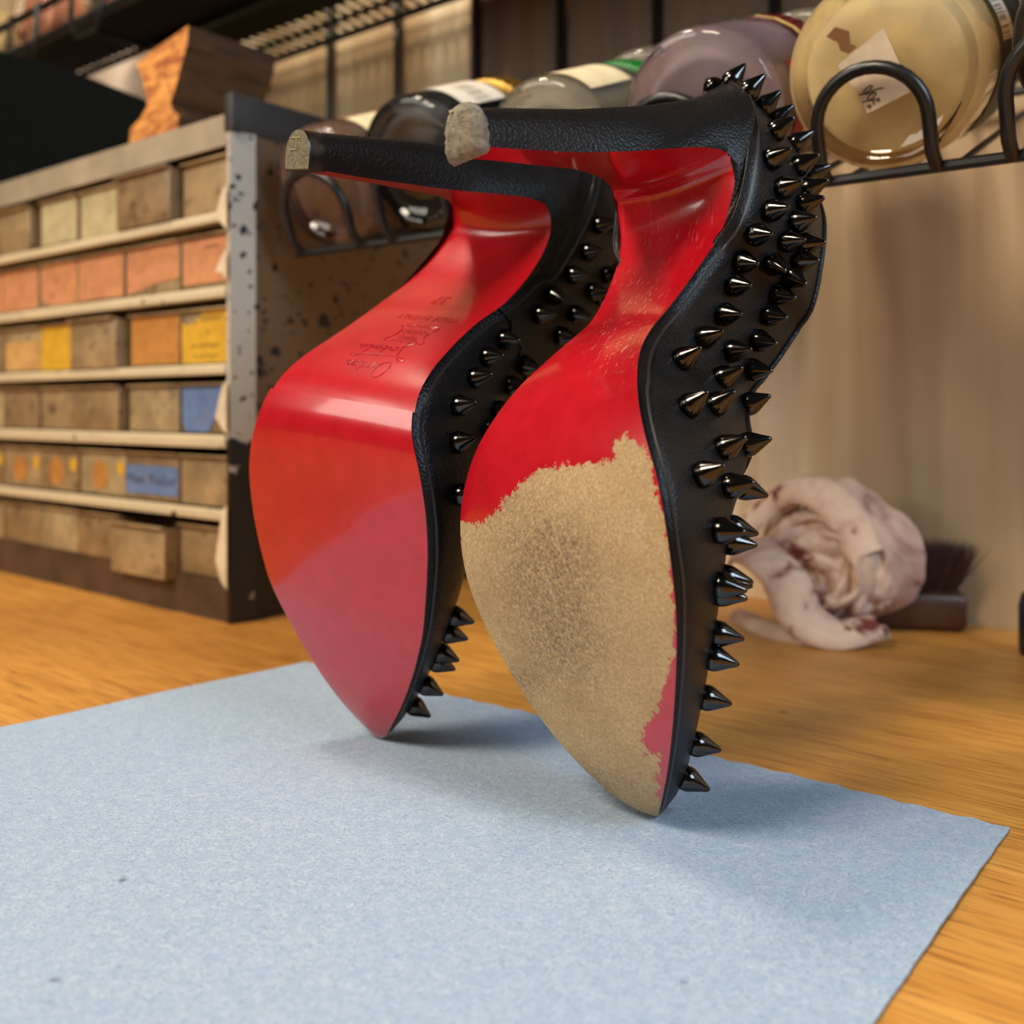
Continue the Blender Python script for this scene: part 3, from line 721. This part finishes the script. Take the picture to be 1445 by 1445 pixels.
edges[1:5] = [u for u in ubound[1:5]]; edges[5] = edges[4]-pitch; edges[6] = edges[5]-pitch
OR, YE, BL, TN = 'card_orange', 'card_yellow', 'card_blue', 'card_tan'
# (row, column from the corner): how far it stands out, the card in its front
spec = {(0,1): .006, (0,2): -.001, (2,2): .006, (3,2): .004, (5,2): .002, (5,1): .009, (0,4): .002, (4,1): .001}
cards = {(1,0): (OR, .10, .95, 0), (1,1): (OR, .2, 1, 4), (1,2): (OR, .06, .97, 0), (1,3): (OR, .05, .97, 6), (1,4): (OR, .04, .97, 0), (1,5): (OR, .04, .97, 0),
         (2,0): (YE, .02, .98, 9), (2,1): ('card_ochre', .03, .97, 0), (2,3): (YE, .02, .98, 0), (2,4): ('card_tan', .05, .7, 0),
         (3,0): (BL, .02, .98, 7), (4,1): (BL, .12, .72, 0), (0,2): ('card_pale', .04, .96, 0), (0,3): ('card_pale', .06, .95, 0)}
rc = random.Random(5)
for r in range(6):
    for c in range(6):
        x1, x0 = edges[c]-0.0008, edges[c+1]+0.0008
        if (r, c) in ((0, 3),): x0 += 0.002
        if (r, c) in ((2, 1), (3, 1)): x0 += 0.0045
        if (r, c) == (0, 4): x0 += .0; x1 -= 0.0085
        if (r, c) in ((0, 0),): x0 += 0.002
        z0, z1 = bots[r]+0.0006, tops[r]-(0.0042 if r != 0 else 0.003)
        if r == 5 and c == 1: z0 -= 0.004; z1 -= 0.002
        out = spec.get((r, c), 0.0)+rc.uniform(-.0006, .0006); y0 = 0.0035-out
        m = MB()
        w_ = 0.0013
        m.box((x0, y0, z0), (x1, y0+w_, z1), bev=0.0004)
        m.box((x0, y0+w_, z0), (x0+w_, 0.11, z1-.001)).box((x1-w_, y0+w_, z0), (x1, 0.11, z1-.001)).box((x0+w_, y0+w_, z0), (x1-w_, 0.11, z0+w_)).box((x0, 0.11, z0), (x1, 0.11+w_, z1-.001))
        m.box((x0, y0-0.0028, z1-0.0010), (x1, y0, z1+0.0002), bev=0.0003)        # finger lip
        d = m.build('drawer', MAT['drawer'][(r*5+c*3) % 4], cab)
        if (r, c) in cards:
            mt, f0, f1, jag = cards[(r, c)]
            za, zb = z0+(z1-z0)*f0, z0+(z1-z0)*f1
            pts = [(x0+.0008, za), (x1-.0008, za), (x1-.0008, zb), (x0+.0008, zb)]
            W_ = x1-x0; Hh = zb-za
            if jag == 4: pts = [(x0+.001, za-.004), (x0+W_*.3, za-.002), (x0+W_*.6, za+.001), (x1-.001, za+.002), (x1-.001, zb), (x0+.001, zb)]
            if jag == 6: pts = [(x0+.003, za+.004), (x0+W_*.25, za), (x1-.001, za), (x1-.001, zb), (x0+.001, zb), (x0+.001, za+.012)]
            if jag == 9: pts = [(x0+.0008, za), (x1-.0008, za), (x1-.0008, zb), (x0+W_*.5, zb), (x0+W_*.32, zb-Hh*.2), (x0+W_*.12, zb-Hh*.28), (x0+.0008, zb-Hh*.2)]
            if jag == 7: pts = [(x0+.004, za), (x0+W_*.55, za), (x0+W_*.7, za+Hh*.3), (x0+W_*.9, za+Hh*.55), (x1-.0008, za+Hh*.75), (x1-.0008, zb), (x0+.0008, zb), (x0+.0008, za+.006)]
            lb = MB().poly_prism([(x, y0-0.00035, z) for x, z in pts], (0, 0.0003, 0)).build('label_card', MAT[mt], d, smooth=False)
            lines = {(2,0): [('OILDONTI', .17, .0042, .62), ('N', .42, .0034, .55), ('JA COPO BLEO', .68, .0036, .5), ('Nuperverus f. cominatil', .87, .0024, .5)],
                     (4,1): [('Mee Yollor', .5, .0085, .5)], (1,0): [('CERUMEN', .22, .003, .6)], (1,1): []}.get((r, c), [])
            for tx, fy, sz, fx in lines:
                vs, fs = text_mesh(tx, sz); wid = max(v.x for v in vs)-min(v.x for v in vs); k = min(1, W_*.9/wid)
                if (r, c) == (4, 1): k = W_*.92/wid
                tx_ = MB().add([(x0+W_*fx+v.x*k, y0-0.00042, zb-Hh*fy+v.y) for v in vs], fs).build('lettering', MAT['ink'], d, smooth=False, fix=False)
        if r == 4 and c >= 2:                                                      # round printed tops seen through the front
            for fx, rad, mt in ((.45, .0088, 'card_ochre'), (.9, .0042, 'card_yellow')):
                cx_ = x0+(x1-x0)*fx; cz = z0+(z1-z0)*(.44 if rad > .008 else .62)
                pts = [(min(x1-.0003, max(x0+.0003, cx_+rad*math.cos(a))), y0-0.0003, cz+rad*math.sin(a)) for a in (k*math.pi/12 for k in range(24))]
                MB().poly_prism(pts, (0, .00025, 0)).build('printed_disc', MAT[mt], d, smooth=False)
# torn tape left on the near front edge
tapes = [[(268,322),(276,297),(305,255),(322,225),(324,330)]]
for (y0_, y1_) in ((270, 325), (360, 395), (545, 612), (720, 830)):
    pts = [(-0.0005, -0.0024, zc(y0_)), (0.0034, -0.0026, zc(y0_)+.003), (0.0034, -0.0026, zc(y1_)), (-0.002, -0.0024, zc(y1_)+.004), (-0.0065, -0.0024, zc((y0_*.35+y1_*.65))), (-0.003, -0.0024, zc(y0_*.75+y1_*.25))]
    MB().poly_prism(pts, (0, 0.0003, 0)).build('tape_scrap', MAT['tape'], cab, smooth=False)

# things on top of the cabinet
ztop = ZT
def cab_pt(px, py, c): u, z = on_plane(px, py, c); return u, z
cb = CN+0.035
ub, zb = cab_pt(110, 180, cb)
bp = empty('dark_board', 'near-black board with a slanting top edge standing on the cabinet', 'board', W(ub, cb, ztop), AX)
pts = [(-70, 55), (75, 92), (130, 113), (222, 150)]
q = [Vector((u-ub, 0, z-ztop)) for u, z in (on_plane(x, y, cb) for x, y in pts)]
q = [Vector((q[0].x, 0, 0))]+q+[Vector((q[-1].x, 0, 0))]
MB().poly_prism(q, (0, 0.008, 0)).build('board', MAT['panel'], bp, smooth=False)
# wooden block with a waist
cw = CN+0.018
prof = [(250,172),(181,189),(184,181),(199,166),(207,150),(207,138),(202,116),(192,90),(214,72),(240,54),(266,36),(264,62),(254,98),(246,128),(240,144),(243,155),(252,163)]
pq = [on_plane(x, y, cw) for x, y in prof]; ub, _ = on_plane(225, 175, cw)
wk = empty('wood_block', 'dark wooden block with a flared foot and a bare orange end, on the cabinet', 'wood block', W(ub, cw, ztop), AX)
q = [Vector((u-ub, 0, max(0, z-ztop))) for u, z in pq]
q = [p for p in q]
# foot flattened on the cabinet top
q[0].z = 0.0; q[1].z = 0.0
m = MB().poly_prism(q, (0, 0.06, 0)); m.m = [1 if i == 0 else 0 for i in range(len(m.f))]
m.build('block', [MAT['block_dark'], MAT['block_end']], wk, smooth=False)
# pale sheet behind the board
cs = CN+0.198
ub, _ = on_plane(150, 120, cs); u1, z1 = on_plane(75, 76, cs); u2, _ = on_plane(250, 100, cs)
ps = empty('pale_sheet', 'pale sheet standing behind the near-black board on the cabinet', 'sheet', W(ub, cs, ztop), AX)
MB().box((u1-ub, 0, 0), (u2-ub, 0.003, z1-ztop)).build('sheet', MAT['pale'], ps, smooth=False)

# ------------------------------------------------------------------ jar rack
CR = 0.328; ZR = 0.1935; RW = 0.0023; TILT = math.radians(21); TURN = math.radians(2.2)
RB = Matrix.Rotation(AX+TURN, 4, 'Z') @ Matrix.Rotation(TILT, 4, 'X')   # across, up the slope, out of it
u_l, _ = on_plane(412, 300, CR); u_r = 0.02
rack = empty('jar_rack', 'black wire rack on the wall holding the row of lying glass jars', 'rack', W(u_l, CR, ZR), AX)
rack.matrix_world = Matrix.Translation(W(u_l, CR, ZR)) @ RB
RM = Matrix.Translation(W(u_l, CR, ZR)) @ RB; RI = RM.inverted()
def on_rack(px, y, z):                             # where across the rack a sight column px meets the line (y, z)
    o_ = RI @ Vector((0, 0, H)); pn = RB.to_3x3().inverted() @ Vector((1, -(px-CX)/F, 0)); return -(pn.y*(y-o_.y)+pn.z*(z-o_.z))/pn.x+o_.x
back = (0.543-CR-0.026)/math.cos(TILT)
RL = u_r-u_l
MB().tube([(-0.002, 0.0035, -.006), (RL, 0.0035, -.006)], .0020).build('front_rail', MAT['wire'], rack)
MB().tube([(-0.002, back, -.004), (RL, back, -.004)], RW).build('rear_rail', MAT['wire'], rack)
MB().tube([(-0.002, back, 0.045), (RL, back, 0.045)], RW).build('rear_rail', MAT['wire'], rack)
for k in range(int(RL/0.0186)+1):
    MB().tube([(k*0.0186, .006, -.0072), (k*0.0186, back, -.0072)], 0.0013).build('deck_wire', MAT['wire'], rack)
for px, hw, leg in ((457, .0215, .012), (590, .02, .013), (748, .019, .014), (955, .0185, .015), (1236, .0182, .0115), (1518, .0182, .013)):
    x = on_rack(px, 0, 0)
    pts = [(x-hw, .0035, -.006), (x-hw, -.001, .0), (x-hw, -.001, leg)]+[(x-hw*math.cos(a), -.001, leg+hw*math.sin(a)) for a in (math.pi*k/16 for k in range(1, 16))]+[(x+hw, -.001, leg), (x+hw, -.001, .0), (x+hw, .0035, -.006)]
    MB().tube(pts, RW, 10).build('wire_loop', MAT['wire'], rack)
# uprights on the wall
for px in (465, 560, 671, 791, 925, 1090, 1287):
    u, _ = on_plane(px, 100, 0.537); zb = ZR+back*math.sin(TILT)
    MB().tube([RI @ W(u, .537, zb), RI @ W(u, .537, .85)], 0.0026).build('upright', MAT['wire'], rack)

def jar(px, py, R, L, mats, label, group='jars in the rack', c=None, lidmat='lid_gold', lab=None, push=0.78, z=None, neck=0.9, name='glass_jar', knurl=40):
    c = CR+0.0045 if c is None else c
    tilt = z is None
    if tilt:                                             # lying on the sloping rack, base towards the bench
        dy = c-CR; x = on_rack(px, dy, R-.0055); lc = RM @ Vector((x, dy, R-.0055))
    else: u, _ = on_plane(px, py, c); lc = W(u, c, z)
    j = empty(name, label, 'jar', lc, AX, group)
    j.matrix_world = Matrix.Translation(lc) @ (RB if tilt else BX)
    t = 0.0024
    prof = [(0.0003, .0042), (R*push*.6, .0044), (R*push*.9, .0038), (R*push*.97, .0018), (R*push*1.02, .0003), (R*push*1.08, .0002), (R*.93, .0004), (R*.975, .0016), (R*.995, .0042), (R, .008), (R, L-.014), (R*.985, L-.008), (R*neck, L-.001), (R*neck, L+.010)]
    inn = [(R*neck-t, L+.010), (R*neck-t, L-.002), (R-t-.001, L-.010), (R-t, L-.016), (R-t, .018), (R*.88, .0100), (R*push*.92, .0072), (0.0003, .0070)]
    MB().lathe(prof+inn, 56).build('jar_glass', MAT['glass'], j, angle=60)
    Lc = L-.012
    if mats:
        pc = [(0.0003, .0066), (R*push*.92, .0068), (R*.88+.0003, .0096), (R-t+.0003, .0177), (R-t+.0003, Lc), (0.0003, Lc)]
        MB().lathe(pc, 48).build('contents', MAT[mats], j, angle=50)
    if lidmat:
        ld = MB(); rl = R*0.985
        pr = [(0.0003, L+.0135), (rl*.93, L+.0135), (rl, L+.0125), (rl*1.005, L-.001), (rl*.97, L-.0015), (R*neck+.0004, L-.0012)]
        ld.lathe(pr, 64); lo = ld.build('lid', MAT[lidmat], j, angle=40)
        kn = MB()
        for k in range(knurl):
            a = 2*math.pi*k/knurl; kn.tube([(rl*1.005*math.cos(a), L, rl*1.005*math.sin(a)), (rl*1.003*math.cos(a), L+.011, rl*1.003*math.sin(a))], 0.0006, 5)
        kn.build('lid_grip', MAT[lidmat], lo)
    for (a0, a1, y0, y1, mt) in (lab or []):
        rows = [[((R+.0004)*math.cos(math.radians(a)), y, (R+.0004)*math.sin(math.radians(a))) for y in np.linspace(y0, y1, 3)] for a in np.linspace(a0, a1, 24)]
        MB().grid(rows).build('jar_label', MAT[mt], j)
    return j
jar(452, 240, 0.0300, .060, 'mud', 'small glass jar of brown residue beside the cabinet, copper lid', lidmat='lid_copper', lab=[(35, 75, .020, .046, 'paper_label'), (75, 130, .018, .048, 'label_brown')])
jar(583, 222, 0.0315, .062, 'ink_paste', 'glass jar of black paste with a gold lid and barcode label on top', lidmat='lid_gold', lab=[(40, 92, .016, .048, 'barcode')])
jar(768, 198, 0.0284, .062, 'grey_paste', 'clear glass jar of grey paste with a bright green lid', lidmat='lid_green', lab=[(42, 98, .010, .044, 'paper_label')])
j4 = jar(985, 148, 0.0305, .058, 'mauve', 'glass jar of mauve cream with a maroon lid and red label', lidmat='lid_maroon', lab=[(-55, 22, .018, .031, 'label_red'), (-55, 22, .031, .039, 'paper_label'), (0, 359.9, .050, .053, 'label_gold')])
j5 = jar(1243, 112, 0.0322, .064, 'cream', 'large glass jar of cream polish with a handwritten sticker on its base', lidmat='lid_dark', push=.86, lab=[(-60, 120, .022, .060, 'label_green'), (2, 62, .026, .044, 'barcode')])
jar(1590, 60, 0.0310, .060, 'brown_paste', 'glass jar of dark paste cut off by the picture edge', lidmat='lid_dark', lab=[(150, 230, .016, .05, 'label_tan')])
# lettering on the fourth jar's red label
vs, fs = text_mesh('Me', .0155)
Rj = .0305+.0007; m = MB()
m.add([(Rj*math.cos(math.radians(-2)-v.x/Rj), .0245+v.y*.8, Rj*math.sin(math.radians(-2)-v.x/Rj)) for v in vs], fs); m.build('label_lettering', MAT['card_pale'], j4, smooth=False, fix=False)
# sticker on the fifth jar's base
def on_base(j, px, py, c, y):
    v = Vector(((px-CX)/F, 1, -(py-CY)/F)); Mi = j.matrix_basis.inverted(); o_ = Mi @ Vector((0, 0, H)); d_ = Mi.to_3x3() @ v
    return o_+d_*((y-o_.y)/d_.y)
c5 = CR+.0045
cor = [on_base(j5, x, y, c5, -.0001) for x, y in ((1246, 40), (1268, 88), (1290, 127), (1224, 160), (1208, 128), (1182, 92))]
MB().poly_prism(cor, (0, .0007, 0)).build('sticker', MAT['sticker'], j5, smooth=False)
def ink(lines, r=.00019):
    for L in lines:
        MB().tube(catmull([on_base(j5, x, y, c5, -.0003) for x, y in L], 5), r, 6).build('handwriting', MAT['ink'], j5)
ink([[(1212,134),(1220,132),(1228,127),(1231,122),(1228,121),(1222,125),(1219,130),(1222,133),(1229,130),(1237,126),(1247,124)],
     [(1217,144),(1225,142),(1233,137),(1236,132),(1233,131),(1227,135),(1224,140),(1228,142),(1233,137)],
     [(1223,151),(1230,149)], [(1226,148),(1228,154)], [(1231,141),(1234,148)], [(1231,142),(1236,140)], [(1237,139),(1242,143)], [(1241,138),(1237,144)]])
MB().poly_prism([on_base(j5, x, y, c5, -.0002) for x, y in ((1166,52),(1178,38),(1198,44),(1200,62),(1209,66),(1198,76),(1186,72),(1182,60))], (0, .0003, 0)).build('smear', MAT['label_brown'], j5, smooth=False)
# two jars of the rear row
for px, py, lb in ((905, 112, 'small glass jar behind the green-lidded jar'), (1128, 62, 'small glass jar behind the maroon-lidded jar')):
    jar(px, py, .030, .045, 'grey_paste', lb, c=CR+.088, lidmat='lid_silver', group='rear jars in the rack')

# ------------------------------------------------------------------ upper wire shelf and its jars
ZS = 0.402; C1, C2 = 0.385, 0.530
us0 = on_plane(-60, 60, C1)[0]; ug = on_plane(206, 92, .448)[0]-us0; ur = on_plane(655, 10, C2)[0]-us0; sw = ur+0.55
sh = empty('wire_shelf', 'black wire shelf high on the wall above the cabinet', 'shelf', W(us0, C1, ZS), AX)
for y, z in ((0, 0), (0, .026), (.063, 0)):
    MB().tube([(0, y, z), (sw, y, z)], .003).build('rail', MAT['wire'], sh)
MB().tube([(ug, C2-C1, 0), (sw, C2-C1, 0)], .003).build('rail', MAT['wire'], sh)
MB().tube([(ug, C2-C1-.022, 0.001), (sw, C2-C1-.022, .001)], .0022).build('rail', MAT['wire'], sh)
MB().tube([(ug, 0, .001), (ug, C2-C1, .001)], .003).build('rail', MAT['wire'], sh)
nw = 90
for k in range(nw):
    x = k*sw/nw; MB().tube([(x, 0, 0.004), (x, C2-C1 if x > ug else .063, .004)], .0016).build('deck_wire', MAT['wire'], sh)
MB().box((0, .004, .0058), (sw, .064, .0076)).build('tray', MAT['tray'], sh, smooth=False)
MB().box((ug, .064, .0058), (ur, .112, .0076)).build('tray', MAT['tray'], sh, smooth=False)
MB().box((ur, .064, .0058), (sw, C2-C1+.002, .0076)).build('tray', MAT['tray'], sh, smooth=False)  # unseen solid tray, added out of view to shade the upper wall
for k in range(3):
    px = (38, 128, -60)[k]; u, _ = on_plane(px, 20, C1); x = u-us0; hw = .023
    pts = [(x-hw, -.002, .03), (x-hw, -.004, .0), (x-hw*.6, -.004, -.012), (x+hw*.6, -.004, -.012), (x+hw, -.004, .0), (x+hw, -.002, .03)]
    MB().tube(pts, .0022).build('wire_loop', MAT['wire'], sh)
for px, py, mt, lb in ((38, 8, 'flesh', 'glass jar of salmon pink paste at the front of the high wire shelf'), (150, -32, 'pink', 'glass jar of rosy paste on the high wire shelf, beside the salmon one'), (-30, 10, 'cream', 'glass jar of cream paste at the end of the high wire shelf')):
    jar(px, py, .027, .05, mt, lb, c=C1+.006, z=ZS+.0077+.027, lidmat='lid_dark', group='jars on the high shelf')
# ------------------------------------------------------------------ rag
def rag():
    c = 0.49; pb = on_bench(1122, 905); root = empty('polishing_rag', 'crumpled stained pinkish polishing rag lying on the bench by the brush', 'rag', pb+N*.036, AX)
    bm = bmesh.new(); bmesh.ops.create_icosphere(bm, subdivisions=6, radius=1)
    from mathutils import noise as nz
    for v in bm.verts:
        d = v.co.normalized()
        n1 = nz.noise(d*1.6+Vector((3, 1, 2))); n3 = nz.noise(d*3.3+Vector((7, 2, 5)))
        qx, qz = d.x-.12, d.z+.02; rho = math.hypot(qx, qz); th = math.atan2(qz, qx)
        ph = rho*3.4+.35*math.sin(th+.6)+th*.16+.55*n1+.25*n3            # folds sweeping round a hollow
        fo = abs(math.sin(ph*math.pi))**.6
        r = .86+.20*fo*min(1, .35+rho)+.10*n1+.05*nz.noise(d*8)-(.22*math.exp(-(rho/.30)**2) if d.y < 0 else 0)
        q = d*r; v.co = Vector((q.x*.036, q.y*.031, max(-.032, q.z*.037)+.032))
    me = bpy.data.meshes.new('rag'); bm.to_mesh(me); bm.free(); me.materials.append(MAT['rag'])
    for p in me.polygons: p.use_smooth = True
    o = bpy.data.objects.new('crumple', me); COL.objects.link(o); o.parent = root; o.scale = (.86, .8, .9)
    def fold(pts, w, name='fold', tw=0.0):
        C = catmull([(x*.72, y*.8, z) for x, y, z in pts], 8); rows = []
        for i, p in enumerate(C):
            t = (C[min(i+1, len(C)-1)]-C[max(i-1, 0)]).normalized(); up = Vector((0, -.5, .85)); sdir = t.cross(up).normalized()
            w_ = w*(.8+.2*math.sin(math.pi*i/(len(C)-1)))
            row = []
            for k in range(13):
                a = math.pi*(k/12); row.append(p+sdir*(w_*math.cos(a))+t.cross(sdir)*(-w_*.55*math.sin(a)))
            for k in range(11, 0, -1):
                a = math.pi*(k/12); row.append(p+sdir*(w_*.9*math.cos(a))+t.cross(sdir)*(-w_*.40*math.sin(a)))
            rows.append(row)
        MB().grid(rows, wrap=True).build(name, MAT['rag'], root)
    fold([(-.048, -.030, .030), (-.030, -.046, .040), (-.008, -.047, .030), (.006, -.046, .012), (.026, -.042, .005), (.045, -.026, .008)], .011)
    def petal(cx, cz, rx, rz, a0, a1, yf, depth, flare, seed, th=.0022):
        rows = []; n_ = 64
        for i in range(n_+1):
            f = i/n_; a = math.radians(a0+(a1-a0)*f); end = 1-math.sin(math.pi*min(1, max(0, f)))**.35
            w1 = nz.noise(Vector((a*1.3, seed, 0))); w2 = nz.noise(Vector((a*4, seed, 5)))
            s_ = 1+.12*w1+.035*w2; yy = yf+.004*w1+.0015*w2+end*.016
            ca, sa = math.cos(a), math.sin(a); row = []
            def pt(dr, dy): return Vector((cx+ca*(rx*s_+dr), yy+dy, max(.0012, cz+sa*(rz*s_+dr))))
            for t in (1, .75, .5, .3, .15, .05): row.append(pt(th+flare*t**1.6+.0015*w2*t, depth*t))
            for q in (.35, .5, .65): row.append(pt(th*math.cos(math.pi*q), -th*.8*math.sin(math.pi*q)))
            for t in (.05, .15, .3, .5, .75, 1): row.append(pt(-th+flare*.5*t**1.6-.001*t, depth*t))
            rows.append(row)
        MB().grid(rows, wrap=True).build('fold', MAT['rag'], root)
    petal(.000, .034, .030, .030, -70, 215, -.010, .026, .008, 1.3)
    petal(.003, .033, .0235, .0235, -95, 170, -.017, .024, .006, 4.1)
    petal(.006, .032, .0175, .018, -150, 120, -.022, .022, .005, 7.7)
    petal(.006, .030, .0115, .012, -200, 40, -.022, .018, .004, 9.2)
    petal(.002, .027, .0165, .012, 200, 330, -.027, .016, .004, 12.6)
    petal(-.012, .060, .018, .010, 10, 175, -.006, .02, .003, 15.2)
    fold([(-.055, -.02, .004), (-.02, -.042, .003), (.02, -.044, .003), (.05, -.02, .006)], .006)
    fold([(-.05, -.012, .050), (-.03, -.004, .064), (-.005, -.008, .068), (.018, -.014, .060), (.036, -.018, .040)], .011)
rag()
# ------------------------------------------------------------------ brush
a_, b_ = on_bench(1225, 893), on_bench(1372, 899)
mid = (a_+b_)/2; dirv = (b_-a_); ln = .072; ang = math.atan2(dirv.y, dirv.x)-.06
br = empty('shoe_brush', 'dark wooden shoe brush lying bristles up on the bench by the wall', 'brush', b_-Vector((math.cos(ang), math.sin(ang), 0))*ln/2+Vector((-math.sin(ang), math.cos(ang), 0))*.020, ang)
MB().box((-ln/2, -.014, 0), (ln/2, .022, .019), bev=.0045).build('handle', MAT['brush_wood'], br)
m = MB(); rb = random.Random(9)
for i in range(2600):
    x = rb.uniform(-.031, .031); y = rb.uniform(-.0085, .0165); h_ = .024+rb.uniform(-.002, .003)
    fx = x/.031; tx = x+.011*fx*abs(fx)+rb.gauss(0, .0012)+(.010 if rb.random() < .03 else 0)*fx; ty = y+(y-.004)*.25+rb.gauss(0, .001)
    m.add([(x-.0004, y, .018), (x+.0004, y, .018), (x, y+.0005, .018), (tx, ty, .018+h_)], [(0, 1, 3), (1, 2, 3), (2, 0, 3)])
o = m.build('bristles', MAT['bristle'], br, smooth=False, fix=False); o['kind'] = 'stuff'
# ------------------------------------------------------------------ dark bottle cut off by the right edge of the frame
pb = on_bench(1468, 925)
bt = empty('dark_bottle', 'dark blue bottle cut off at the picture edge, past the brush', 'bottle', pb, 0)
MB().lathe([(.0002, 0), (.0075, 0), (.0085, .001), (.0088, .004), (.0088, .022), (.0075, .027), (.004, .030), (.004, .033), (.0002, .033)], 32, axis='Z').build('body', MAT['bottle'], bt)
MB().lathe([(.0002, .0315), (.005, .0315), (.0052, .0325), (.0052, .039), (.0046, .040), (.0002, .040)], 32, axis='Z').build('cap', MAT['tip'], bt)
